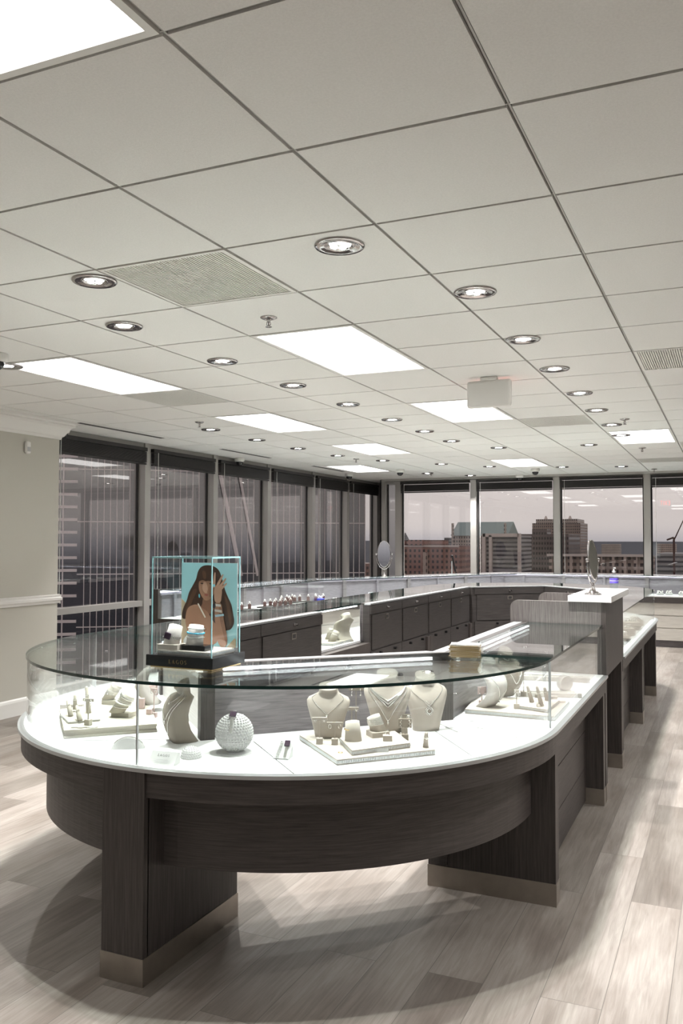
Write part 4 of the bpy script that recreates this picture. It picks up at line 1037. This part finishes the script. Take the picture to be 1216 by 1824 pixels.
watch('square dark watch lying on the white wedge right of the ball', (L[0]+.014, L[1], .7305), .25, pw_, .010, 1, fw=.012)
m = MB(); m.smooth = True
for q in range(11):
    for x in (-1, 0, 1): m.ball((x*.0042, .026-.005*q, .050-.0042*q), .0023, 6, 4)
emit('bracelet', m, 'silver', None, 'wide beaded bracelet beside the watch on the white wedge', 'bracelet', loc=(L[0]-.012, L[1], .7305), rz=.1)
# ---- left group
pl = [(-2.371, 2.628, 0.765), (-2.117, 2.882, 0.765), (-2.527, 3.360, 0.765), (-2.690, 2.952, 0.765)]
tray('display_tray', 'big cream display tray at the left end of the round case', [p[:2] for p in pl], .7305, .762, 'cream', False)
LZ = .763
bolster('tilted bracelet bolster nearest the glass on the cream tray', (-2.354, 2.924, 0.783), .25, .62, .030, .095, 'cream', .027)
block('flat cream block under the nearest tilted bolster', (-2.340, 2.951, 0.763), .1, .085, .060, .018, 'cream')
for q, (a, k, w) in enumerate([(.30, 'chain', .0020), (.52, 'beads', .0030), (.62, 'chain', .0018), (.80, 'chain', .0035), (.88, 'chain', .0030)]):
    bracelet('%s bracelet from the foot of the nearest tilted bolster on the cream tray' % ['lowest', 'second', 'third', 'fourth', 'topmost'][q], (-2.354, 2.924, 0.783), .25, .62, .030, .095, a, k, 'pearl' if q == 1 else 'silver', .027, w=w)
bolster('second tilted bracelet bolster, behind on the cream tray', (-2.584, 3.145, 0.783), .25, .60, .026, .085, 'cream', .024)
block('flat beige block under the rear tilted bolster', (-2.564, 3.152, 0.763), .1, .080, .055, .018, 'cream')
for q, (a, k, w) in enumerate([(.42, 'wide', .0014), (.56, 'beads', .0022), (.84, 'chain', .0022)]):
    bracelet('%s bracelet on the rear tilted bolster of the cream tray' % ['lowest wide', 'middle', 'topmost thin'][q], (-2.584, 3.145, 0.783), .25, .60, .026, .085, a, k, 'silver', .024, w=w)
S = secs_cres(.215, .95, 1.1); L = (-2.429, 3.230, 0.763); bust('necklace_bust', 'strongly curved cream bust arching over the bolsters on the left', L, -1.05, S, 'bust_white')
necklace('fine chain on the curved cream bust at far left', L, -1.05, S, .175, .080, kind='chain', pend='drop', r=.0009)
earrings('thin tall earring stand right of the arched cream bust', (-2.256, 3.048, 0.745), .2, .125, .030, 'hoop', smat='pink')
earrings('earring tree near the middle of the cream tray', (-2.355, 2.748, 0.763), .1, .105, .050, 'cluster', mat='pearl', smat='cream')
for q, (p, tx, hh) in enumerate([((-2.510, 2.821, 0.77), -.75, .075), ((-2.414, 2.767, 0.77), -.8, .070), ((-2.490, 2.908, 0.77), -.35, .11), ((-2.592, 2.941, 0.77), -.15, .06)]):
    ring_stand('%s slanted cream ring finger at the left of the cream tray' % ['leftmost low', 'front', 'tallest', 'rear upright'][q], p, 1.0, tx, hh, 'cream', 'silver')
pl = [(-2.581, 2.840, 0.77), (-2.440, 2.731, 0.77), (-2.362, 2.827, 0.77), (-2.517, 2.976, 0.77)]
tray('display_tray', 'thin cream tray under the ring fingers at far left', [p[:2] for p in pl], .7630, .7695, 'cream', True)
block('pink card block behind the arched cream bust', (-2.374, 3.110, 0.763), .3, .034, .02, .045, 'pink')
block('low pink cube near the glass joint', (-2.263, 3.025, 0.763), .3, .022, .02, .022, 'pink')
block('tall pink block at the back of the left group', (-2.624, 3.534, 0.735), .3, .045, .03, .05, 'pink')
block('long pale block at the far corner of the left group', (-2.695, 3.036, 0.745), .5, .10, .03, .025, 'bust_white')
m = MB(); m.smooth = True
for q in range(46):
    a = q/45; m.ball((-.05+.1*a, .006*math.sin(a*14)+.003*math.sin(a*40), .002), .0022, 5, 4)
emit('bracelet', m, 'silver', None, 'loose chain bracelet lying along the front edge of the cream tray', 'bracelet', loc=(-2.328, 2.694, 0.7625), rz=.45)
# ---- right group
pl = [(-1.088, 3.764, 0.75), (-0.691, 3.769, 0.75), (-0.695, 4.154, 0.75), (-1.131, 4.132, 0.75)]
tray('display_tray', 'beaded tray at the right end of the round case near the glass joint', [p[:2] for p in pl], .7305, .75)
pl = [(-0.865, 3.866, 0.765), (-0.733, 3.828, 0.765), (-0.727, 4.081, 0.765), (-0.863, 4.097, 0.765)]
tray('display_tray', 'small beaded tray stacked under the right ring fingers', [p[:2] for p in pl], .7505, .765)
S = secs_cres(.215, .85, 1.25); L = (-0.991, 3.866, 0.75); bust('necklace_bust', 'white arched bust facing right on the right-hand tray', L, 1.25, S, 'bust_white')
necklace('thin silver chain down the white arched bust', L, 1.25, S, .175, .040, kind='rope', pend='drop', r=.0009)
S = secs_cres(.225, .85, 1.1); L = (-0.983, 4.150, 0.75); bust('necklace_bust', 'greige arched bust behind the white one on the right', L, 1.05, S, 'bust_tan')
necklace('pearl necklace around the greige arched bust', L, 1.05, S, .205, .175, amax=1.4, kind='pearl', mat='pearl', pend=None, n=30)
necklace('long heavy chain down the front of the greige arched bust', L, 1.05, S, .180, .070, kind='rope', pend=None, r=.0018)
S = secs_cres(.215, .85, 1.0); L = (-1.212, 4.515, 0.73); bust('necklace_bust', 'off-white bust at the back of the right group, under the stack of cards', L, .9, S, 'bust_white')
necklace('fine chain on the rear off-white bust of the right group', L, .9, S, .18, .09, kind='chain', pend=None, r=.0009)
earrings('pink card with long chains left of the white arched bust', (-1.043, 3.886, 0.75), .6, .085, .040, 'drop', smat='pink', card=True)
earrings('tall earring stand with pastel drops behind the small right tray', (-0.919, 4.196, 0.75), .4, .135, .050, 'drop', smat='bust_tan')
earrings('short earring stand with cluster drops at the front of the right tray', (-0.880, 3.874, 0.75), .3, .085, .022, 'cluster', smat='bust')
for q, (p, tx, hh) in enumerate([((-0.832, 3.971, 0.765), .30, .075), ((-0.773, 3.894, 0.765), .25, .090), ((-0.776, 4.042, 0.765), .22, .060), ((-0.777, 3.865, 0.75), -.9, .045)]):
    ring_stand('%s of the slanted ring fingers on the right tray' % ['left', 'tallest middle', 'right', 'fallen front'][q], p, -.9 if q < 3 else .4, tx, hh, 'bust')
block('small linen block at the back of the right tray', (-0.776, 4.180, 0.75), .2, .045, .025, .014, 'bust')
block('tiny linen cube behind the right ring fingers', (-0.851, 4.178, 0.75), .2, .020, .020, .018, 'bust_tan')
block('small linen wedge at the far right corner of the right tray', (-0.717, 4.097, 0.75), .8, .03, .015, .010, 'bust')
def bracelet_tray(label, p, q, h, blabel):
    a, b = Vector(p), Vector(q); L = (b-a).length; rz = math.atan2(b.y-a.y, b.x-a.x)
    t = thing('bracelet_tray', label, 'tray', (a.x, a.y, .7305), rz)
    emit('body', MB().box(0, L, -.03, .03, 0, h), 'bust_white', t, bevel=.003)
    for k in range(4):
        m = MB(); m.smooth = True
        for i in range(int(L*.85/.0052)): m.ball((L*.07+i*.0052, -.020+.0135*k+.001*(i % 2), h+.0015), .0023, 5, 4)
        emit('bracelet', m, 'silver', None, '%s of the four bracelets laid along the %s' % (['nearest', 'second', 'third', 'farthest'][k], blabel), 'bracelet', loc=(a.x, a.y, .7305), rz=rz)
bracelet_tray('nearer long blush tray of bracelets in the right straight case', (-0.981, 4.298, 0.74)[:2], (-0.679, 4.403, 0.74)[:2], .022, 'nearer long tray')
bracelet_tray('farther long blush tray of bracelets in the right straight case', (-1.078, 4.821, 0.74)[:2], (-0.705, 4.886, 0.74)[:2], .026, 'farther long tray')
L = (-0.786, 4.575, 0.745); R = Matrix.Rotation(PI/2, 3, 'X')
m = MB(); m.smooth = False; m.lathe([(0, -.02), (.036, -.02), (.036, .02), (0, .02)], (0, 0, .037), 32, R); emit('bracelet_roll', m, 'bust_white', None, 'round upright roll beside the bracelet trays', 'bolster', loc=(L[0], L[1], .7305), rz=.75)
for k in range(3):
    m = MB(); m.smooth = True
    for i in range(46): a = 2*PI*i/46; m.ball((.0385*math.cos(a), -.006+.011*k, .037+.0385*math.sin(a)), .0024, 5, 4)
    for v in m.bm.verts: v.co.z = max(.0003, v.co.z)
    emit('bracelet', m, 'gem' if k != 1 else 'silver', None, '%s stone bracelet round the upright roll' % ['front', 'middle', 'rear'][k], 'bracelet', loc=(L[0], L[1], .7305), rz=.75)
m = MB(); m.smooth = True; P_ = []
ctr = [(-1.113, 3.489, 0.7305), (-1.006, 3.375, 0.7305), (-0.913, 3.330, 0.7305), (-0.814, 3.322, 0.7305), (-0.765, 3.377, 0.7305), (-0.820, 3.460, 0.7305), (-0.902, 3.480, 0.7305), (-1.007, 3.501, 0.7305), (-1.088, 3.525, 0.7305)]
for i in range(len(ctr)):
    a, b = Vector(ctr[i]), Vector(ctr[(i+1) % len(ctr)]); n = max(2, int((b-a).length/.0055))
    for k in range(n): p = a.lerp(b, k/n); m.ball((p.x, p.y, p.z+.0015), .0019 if k % 3 else .0027, 5, 4)
emit('necklace', m, 'silver', None, 'long chain necklace laid flat on the white deck right of the busts', 'necklace', loc=ctr[0] and (0, 0, 0))
# ---- see-through case in the gap
def gem_tray(label, x, y, w, d, rz, n, mat, seed):
    rnd = random.Random(seed)
    tray('display_tray', label, [(x+a*w*math.cos(rz)-b*d*math.sin(rz), y+a*w*math.sin(rz)+b*d*math.cos(rz)) for a, b in ((-.5, -.5), (.5, -.5), (.5, .5), (-.5, .5))], .7305, .748, mat, True)
gem_tray('beaded cream tray in the see-through gap case', -2.80, 5.95, .26, .36, 0, 6, 'cream', 3)
for q, (x, y, tl_) in enumerate([(-2.86, 5.84, .55), (-2.74, 5.90, .5), (-2.82, 6.02, .3)]):
    bolster('%s small cream bolster in the see-through gap case' % ['left', 'middle', 'rear'][q], (x, y, .7485), .9, tl_, .028, .085, 'cream', .024)
    bracelet('thin bracelet on the %s bolster in the gap case' % ['left', 'middle', 'rear'][q], (x, y, .7485), .9, tl_, .028, .085, .6, 'beads', 'silver', .024, w=.002)
    bracelet('upper bracelet on the %s bolster in the gap case' % ['left', 'middle', 'rear'][q], (x, y, .7485), .9, tl_, .028, .085, .8, 'chain', 'silver', .024, w=.002)
S = secs_cres(.21, 1.15, 1.0); bust('necklace_bust', 'large cream bust at the right of the see-through gap case', (-2.72, 6.08, .731), -1.9, S, 'cream')
S = secs_cres(.20, 1.1, 1.0); bust('necklace_bust', 'pale bust half hidden at the left of the gap case', (-2.93, 5.52, .731), 2.2, S, 'bust_white')
# ---- ring holders in the window counter
rh = thing('ring_holder', '', 'ring holder', (0, 0, 0), .3, group='maroon ring holders at the left window counter')
emit('holder', MB().box(-.018, .018, -.015, .015, 0, .052), 'maroon', rh, bevel=.002)
m = MB(); m.smooth = True; m.ring((0, 0, .058), .012, .003, Matrix.Rotation(PI/2, 3, 'X'), 12); m.ball((0, 0, .073), .011, 6, 5); emit('ring', m, 'pearl', rh)
first = True
def put_rh(x, y, l, z=.746, rz=.3):
    global first
    if first: rh.location = (x, y, z); rh['label'] = l; first = False
    else: copy_tree(rh, (x, y, z), rz, l)
TR = [('nearest dark ring tray at the left end of the window counter', -5.02, 8.30, .42, .24), ('long dark ring tray in the middle of the left window counter', -4.86, 8.95, .26, .55),
      ('rear dark ring tray against the panelled back of the left window counter', -5.04, 9.62, .22, .40), ('farther dark ring tray of the left window counter', -4.85, 9.95, .22, .30)]
for q, (l, x, y, w, d) in enumerate(TR):
    tray('ring_tray', l, [(x-w/2, y-d/2), (x+w/2, y-d/2), (x+w/2, y+d/2), (x-w/2, y+d/2)], .7305, .746, 'black_matte', False)
    k = 0
    for a in range(2 if q != 1 else 2):
        for b in range([2, 4, 3, 2][q]):
            k += 1
            put_rh(x+(a-.5)*w*.5, y-d*.36+b*d*.72/([2, 4, 3, 2][q]-1), '%s maroon ring holder on the %s' % (['first', 'second', 'third', 'fourth', 'fifth', 'sixth', 'seventh', 'eighth'][k-1], ['nearest ring tray by the windows', 'long middle ring tray', 'rear ring tray', 'farther ring tray'][q]), .7465, .3+.2*(k % 3))
def puff(name, label, loc, mat, n, sp, seed, cat='display stand', bmat=None, h=.045, w=.05):
    rnd = random.Random(seed); t = thing(name, label, cat, loc, .3)
    emit('stand', MB().box(-w/2, w/2, -w*.4, w*.4, 0, h), bmat or mat, t, bevel=.003)
    m = MB(); m.smooth = True
    for q in range(n): m.ball((rnd.uniform(-sp, sp), rnd.uniform(-.018, .018), h+rnd.uniform(.004, .030)), rnd.uniform(.006, .011), 6, 5)
    emit('jewellery', m, mat, t)
puff('earring_holder', 'bright blue velvet holder with earrings in the window counter', (-4.62, 9.62, .731), 'gem', 10, .03, 5, bmat='blue', h=.065, w=.09)
puff('earring_holder', 'white cluster of earrings right of the blue holder', (-4.50, 9.85, .731), 'pearl', 16, .06, 6, bmat='white', h=.03, w=.10)
puff('earring_holder', 'dark holder with rings farther along the window counter', (-4.42, 10.75, .731), 'gem', 8, .03, 7, bmat='black_matte', h=.06, w=.08)
puff('earring_holder', 'small dark holder near the bend of the window counter', (-4.18, 11.25, .731), 'gem', 6, .02, 8, bmat='black_matte', h=.06, w=.06)
for q, x in enumerate((-.92, -.80, -.62, -.45)):
    puff('earring_holder', '%s white jewellery cluster on the far right counter' % ['leftmost', 'second', 'third', 'rightmost'][q], (x, 13.35+.04*(q % 2), .731), 'pearl', 12, .045, 20+q, bmat='white', h=.03, w=.09)
for q, (x, y, w, h) in enumerate([(-.765, 6.62, .10, .035), (-.775, 7.05, .12, .040), (-.785, 7.45, .14, .06), (-.785, 7.95, .14, .07), (-.79, 8.4, .12, .05)]):
    puff('jewellery_riser', '%s linen riser with white pieces in the cases beyond the tall stand' % ['nearest', 'second', 'third', 'fourth', 'farthest'][q], (x, y, .731), 'pearl', 14, .05, 40+q, bmat='bust', h=h, w=w)

# ================================================================ THINGS ON TOP OF THE CASES
def mirror(label, loc, rz, H_, w, tilt, hand=True):
    t = thing('oval_mirror', label, 'mirror', loc, rz); fw_, fh = w/2, H_*.36; zc = H_-fh
    m = MB(); m.smooth = True; m.lathe([(0, .0), (.050, 0), (.052, .004), (.035, .014), (.016, .030), (.008, .055), (.006, H_*.20), (.009, H_*.22), (0, H_*.23)], seg=28)
    emit('base', m, 'chrome', t)
    m = MB(); m.smooth = True
    m.tube([((fw_+.022)*math.sin(a), 0, zc-(fh+.03)*math.cos(a)) for a in [-PI*.5+PI*i/24 for i in range(25)]], .0055, 8)
    m.ball(((fw_+.022), 0, zc), .011, 8, 6); m.ball((-(fw_+.022), 0, zc), .011, 8, 6); m.tube([(0, 0, H_*.20), (0, 0, zc-fh-.028)], .007, 8); emit('yoke', m, 'chrome', t)
    R = Matrix.Rotation(tilt, 3, 'X')
    m = MB(); m.smooth = True; P_ = [R @ Vector((fw_*math.cos(2*PI*i/40), 0, fh*math.sin(2*PI*i/40)))+Vector((0, 0, zc)) for i in range(40)]
    m.tube(P_, .0065, 8, True); emit('frame', m, 'chrome', t)
    m = MB(); f = [m.bm.verts.new(R @ Vector((fw_*math.cos(2*PI*i/40), -.004, fh*math.sin(2*PI*i/40)))+Vector((0, 0, zc))) for i in range(40)]
    b = [m.bm.verts.new(R @ Vector((fw_*math.cos(2*PI*i/40), .004, fh*math.sin(2*PI*i/40)))+Vector((0, 0, zc))) for i in range(40)]
    m._f(f); m._f(b[::-1])
    for i in range(40): m._f([f[i], f[(i+1) % 40], b[(i+1) % 40], b[i]])
    emit('glass', m, 'mirror', t)
    return t
mirror('oval chrome table mirror on the angled window counter', (-4.30, 10.95, ZT+.001), -.10, .49, .20, 0)
mirror('slim chrome oval mirror seen edge-on on the white stone top', (-.742, 5.30, 1.187), 1.36, .325, .14, -.10)
t = thing('sanitizer_bottle', 'clear sanitizer pump bottle with purple label on the stone top', 'bottle', (-.700, 5.98, 1.187), .4)
M['clear_gel'] = glass('clear_bottle', .04, (.90, .93, .95))
m = MB(); m.smooth = True; m.lathe([(0, 0), (.026, 0), (.028, .006), (.028, .085), (.022, .098), (.012, .104), (.012, .112), (0, .112)], seg=24); emit('body', m, 'clear_gel', t)
M['purple_label'] = plain('purple_label', (.10, .07, .50), .4)
m = MB(); m.smooth = True; m.lathe([(.0284, .040), (.0286, .041), (.0286, .072), (.0284, .073)], seg=24); emit('label', m, 'purple_label', t)
m = MB(); m.lathe([(.0288, .054), (.0290, .055), (.0290, .058), (.0288, .059)], seg=24); emit('label_stripe', m, 'white', t)
m = MB(); m.smooth = True; m.lathe([(0, .108), (.013, .108), (.013, .120), (.005, .122), (.004, .140), (0, .140)], seg=16); m.box(-.004, .004, -.030, .008, .136, .144); emit('pump', m, 'white', t)
t = thing('monitor', 'small dark monitor seen side-on behind the far showcases', 'monitor', (-3.66, 12.10, ZT+.001), 1.864)
M2 = MB(); M2.box(-.17, .17, -.012, .012, .05, .29, rx=-.18); emit('screen', M2, 'black', t, bevel=.004)
emit('stand', MB().box(-.02, .02, .02, .035, 0, .20).box(-.10, .10, -.05, .08, 0, .012), 'trim_metal', t)
# the monitor's pedestal: a slim shelf end on the far rounded case is the glass itself
# stack of gold-edged cards in a clear tray
L = (-0.951, 3.375, 1.02)
t = thing('card_holder', 'clear tray holding a stack of gold-edged cards on the glass top', 'card holder', (-1.0, 3.47, ZT+.001), .18)
cd = MB(); r_ = random.Random(2)
for q in range(15): o = r_.uniform(-.004, .004); cd.box(-.062+o, .062+o, -.040, .040, .006+q*.0032, .0082+q*.0032, rz=r_.uniform(-.07, .07))
emit('cards', cd, 'gold', t); cd = MB()
for q in range(15): cd.box(-.0605, .0605, -.0385, .0385, .0080+q*.0032, .0094+q*.0032)
for q in range(3): cd.box(-.060, .060, -.038, .038, .0545+q*.0015, .0555+q*.0015, rz=.03*q)
emit('top_cards', cd, 'white', t)
emit('tray', MB().box(-.068, .068, -.046, .046, 0, .004).box(.066, .070, -.046, .046, .004, .05).box(-.070, -.066, -.046, .046, .004, .012), 'glass_box', t)

# ---- the brand display box on the glass
x0, x1, y0, y1 = -2.038, -1.738, 2.700, 2.930
t = thing('poster_display_box', 'glass display box on a black base with gold lettering, standing on the round case', 'display case', ((x0+x1)/2, (y0+y1)/2, ZT+.001))
P = lambda nm, mb, mat, **k: emit(nm, mb, mat, t, world=True, **k)
P('gold_trim', MB().box(x0+.012, x1-.012, y0+.012, y1-.012, ZT+.001, ZT+.008), 'gold')
P('base', MB().box(x0, x1, y0, y1, ZT+.008, 1.068), 'black')
lt = stand_text(letters('LAGOS', .0145, .0008, .42))
emit('lettering', lt, 'gold', t, loc=((-.005), -(y1-y0)/2-.0002, .0195))
gx0, gx1, gy0, gy1, gz = x0+.014, x1-.014, y0+.014, y1-.014, 1.437
g = MB(); g.box(gx0, gx1, gy0, gy0+.004, 1.068, gz).box(gx0, gx1, gy1-.004, gy1, 1.068, gz).box(gx0, gx0+.004, gy0+.004, gy1-.004, 1.068, gz).box(gx1-.004, gx1, gy0+.004, gy1-.004, 1.068, gz).box(gx0, gx1, gy0, gy1, gz, gz+.004)
P('glass_panel', g, 'glass_box')
e = MB()
for xx in (gx0, gx1-.003):
    for yy in (gy0, gy1-.003): e.box(xx-.0005, xx+.0035, yy-.0005, yy+.0035, 1.068, gz+.0045)
e.box(gx0, gx1, gy0-.0006, gy0+.001, gz-.001, gz+.0045).box(gx0, gx1, gy1-.001, gy1+.0006, gz-.001, gz+.0045).box(gx0-.0006, gx0+.001, gy0, gy1, gz-.001, gz+.0045).box(gx1-.001, gx1+.0006, gy0, gy1, gz-.001, gz+.0045)
P('glass_edge', e, 'teal_edge')
tray('display_tray', 'beaded tray on the black base inside the poster box', [(x0+.03, y0+.03), (x1-.03, y0+.03), (x1-.03, y1-.03), (x0+.03, y1-.03)], 1.0685, 1.085)
block('linen block under the watch bolster in the poster box', (-1.965, 2.765, 1.0855), 0, .095, .062, .020, 'bust')
block('black glossy block under the turquoise bracelets in the poster box', (-1.855, 2.775, 1.0855), 0, .105, .060, .020, 'black')
L = (-1.970, 2.768, 1.1058); bolster('tilted linen bolster wearing a dark square watch in the poster box', L, 0, .30, .030, .072, 'bust_white', .026)
t2 = thing('watch', 'dark square watch on a beaded band round the left bolster of the poster box', 'watch', L, 0)
R = Matrix.Rotation(.30, 3, 'Y'); m = MB(); m.smooth = True
for k in (-1, 0, 1):
    for i in range(30): a = 2*PI*i/30; m.ball(R @ Vector((.031*math.cos(a), .029*math.sin(a), .031+k*.0042)), .0023, 5, 4)
emit('band', m, 'silver', t2)
emit('case', MB().box(-.013, .013, -.004, .004, -.013, .013, rz=.25, ry=.30), 'purple_black', t2, bevel=.003).location = (.006, -.034, .033)
L = (-1.868, 2.775, 1.1058); bolster('linen bolster with turquoise bracelets in the poster box', L, 0, .12, .031, .074, 'bust_white', .028)
for q, (a, k, mt) in enumerate([(.40, 'chain', 'silver'), (.62, 'beads', 'turq'), (.86, 'chain', 'silver')]):
    bracelet('%s bracelet on the right bolster of the poster box' % ['lower silver', 'turquoise beaded', 'upper silver'][q], L, 0, .12, .031, .074, a, k, mt, .028, w=.0026)
# the printed poster (flat print): shapes laid in the poster's own plane
t = thing('portrait_poster', 'printed poster of a long-haired person raising a jewelled hand, on pale blue', 'poster', (-1.885, 2.900, 1.0855))
PW, PH = .262, .330
px = lambda u, v: ((u-765)/620*PW, (1050-v)/910*PH)
LY = [0]
def flat(nm, pts, col, rough=.35):
    LY[0] += .00025; k = 'p_%d' % int(LY[0]*1e6)
    key = 'ink_%02d%02d%02d' % tuple(int(c*99) for c in col)
    if key not in M: M[key] = plain(key, col, rough)
    m = MB(); p = [px(*q) for q in pts]; y = -.0015-LY[0]
    f = [m.bm.verts.new((a, y, b)) for a, b in p]; b = [m.bm.verts.new((a, y+.0002, c)) for a, c in p]
    m._f(f); m._f(b[::-1])
    for i in range(len(p)): m._f([f[i], f[(i+1) % len(p)], b[(i+1) % len(p)], b[i]])
    bmesh.ops.triangulate(m.bm, faces=m.bm.faces)
    return emit(nm, m, M[key], t)
def smooth(pts, it=2):
    for _ in range(it):
        o = []
        for i in range(len(pts)):
            a, b = pts[i], pts[(i+1) % len(pts)]; o += [(a[0]*.75+b[0]*.25, a[1]*.75+b[1]*.25), (a[0]*.25+b[0]*.75, a[1]*.25+b[1]*.75)]
        pts = o
    return pts
emit('backing', MB().box(-PW/2, PW/2, -.0012, .0012, 0, PH), 'white', t)
flat('backdrop', [(457, 142), (1073, 142), (1073, 1048), (457, 1048)], (.30, .56, .60))
flat('dune', [(457, 540), (500, 580), (560, 700), (600, 1048), (457, 1048)], (.42, .34, .24))
HAIR, HAIR2, SK1, SK2, SK3 = (.050, .024, .016), (.10, .048, .027), (.33, .18, .115), (.22, .11, .068), (.44, .27, .19)
flat('hair', smooth([(690, 170), (640, 230), (625, 320), (580, 400), (540, 470), (520, 560), (480, 640), (462, 720), (470, 770), (530, 760), (560, 900), (900, 900), (960, 870), (1010, 860), (1050, 780), (1030, 680), (1015, 590), (965, 490), (930, 400), (905, 290), (870, 205), (790, 165)]), HAIR)
flat('hair', smooth([(600, 420), (560, 500), (530, 600), (500, 690), (520, 700), (560, 620), (600, 520), (640, 440)]), HAIR2)
flat('hair', smooth([(930, 480), (960, 600), (980, 720), (1000, 840), (1020, 760), (1000, 620), (960, 520)]), HAIR2)
flat('neck', smooth([(700, 520), (695, 610), (640, 640), (700, 700), (800, 700), (830, 620), (810, 530)], 1), SK2)
flat('torso', smooth([(520, 660), (560, 615), (640, 595), (700, 640), (760, 680), (800, 760), (860, 820), (880, 1048), (560, 1048), (530, 900), (500, 780)]), SK1)
flat('torso', smooth([(560, 790), (640, 830), (700, 820), (760, 870), (700, 900), (600, 870)]), SK2)
flat('face', smooth([(655, 330), (652, 420), (672, 480), (700, 530), (735, 560), (775, 545), (820, 490), (842, 410), (835, 330), (760, 290)]), SK1)
flat('face', smooth([(700, 350), (690, 430), (720, 470), (750, 480), (745, 400), (740, 350)]), SK3)
flat('face', smooth([(770, 380), (765, 480), (780, 530), (820, 480), (838, 400), (820, 350)]), SK2)
flat('hair', smooth([(640, 240), (640, 330), (665, 345), (700, 325), (735, 345), (770, 330), (840, 350), (865, 290), (850, 210), (780, 172), (700, 178)]), HAIR)
flat('hair', smooth([(690, 230), (700, 300), (720, 330), (740, 300), (730, 230)]), HAIR2)
flat('eye', smooth([(672, 368), (690, 360), (712, 368), (692, 378)], 1), (.03, .015, .01))
flat('eye', smooth([(768, 368), (788, 360), (808, 368), (788, 378)], 1), (.03, .015, .01))
flat('nose', smooth([(735, 380), (728, 440), (745, 450), (760, 440), (750, 380)], 1), SK3)
flat('lips', smooth([(712, 490), (740, 478), (770, 488), (745, 508)], 1), (.30, .09, .07))
flat('forearm', smooth([(838, 560), (905, 560), (925, 690), (950, 830), (975, 930), (975, 1048), (880, 1048), (850, 860), (835, 700)], 1), SK1)
flat('forearm', smooth([(880, 600), (905, 600), (935, 760), (975, 960), (970, 1040), (930, 900), (890, 740)], 1), SK2)
flat('hand', smooth([(835, 400), (860, 375), (905, 400), (918, 440), (912, 500), (903, 575), (836, 575), (828, 470)]), SK3)
for a, b, c, d_ in [(826, 400, 838, 250), (862, 395, 925, 268), (885, 410, 957, 310), (895, 430, 966, 362)]:
    v = Vector((c-a, d_-b)).normalized(); n = Vector((-v.y, v.x)); A_, B_ = Vector((a, b)), Vector((c, d_))
    flat('finger', smooth([tuple(A_+n*17-v*10), tuple(B_+n*8), tuple(B_+v*8), tuple(B_-n*8), tuple(A_-n*17-v*10)], 1), SK3)
flat('ring', smooth([(815, 375), (840, 370), (843, 400), (820, 403)], 1), (.20, .50, .58))
flat('bracelet', [(845, 585), (905, 590), (906, 615), (845, 612)], (.55, .52, .48))
flat('bracelet', [(838, 645), (915, 650), (918, 680), (840, 668)], (.45, .42, .38))
flat('bracelet', [(842, 705), (938, 690), (942, 712), (848, 730)], (.30, .45, .52))
flat('watch', smooth([(815, 580), (850, 580), (850, 632), (815, 632)], 1), (.02, .015, .02))
flat('earring', smooth([(662, 485), (672, 480), (680, 510), (670, 530), (660, 510)], 1), (.12, .45, .55))
flat('white_top', smooth([(490, 985), (600, 885), (690, 860), (700, 1048), (500, 1048)], 1), (.50, .52, .52))
flat('strap', [(650, 590), (662, 586), (745, 735), (732, 742)], (.60, .55, .48))
flat('dune', [(975, 1048), (1060, 945), (1073, 960), (1073, 1048)], (.36, .29, .19))
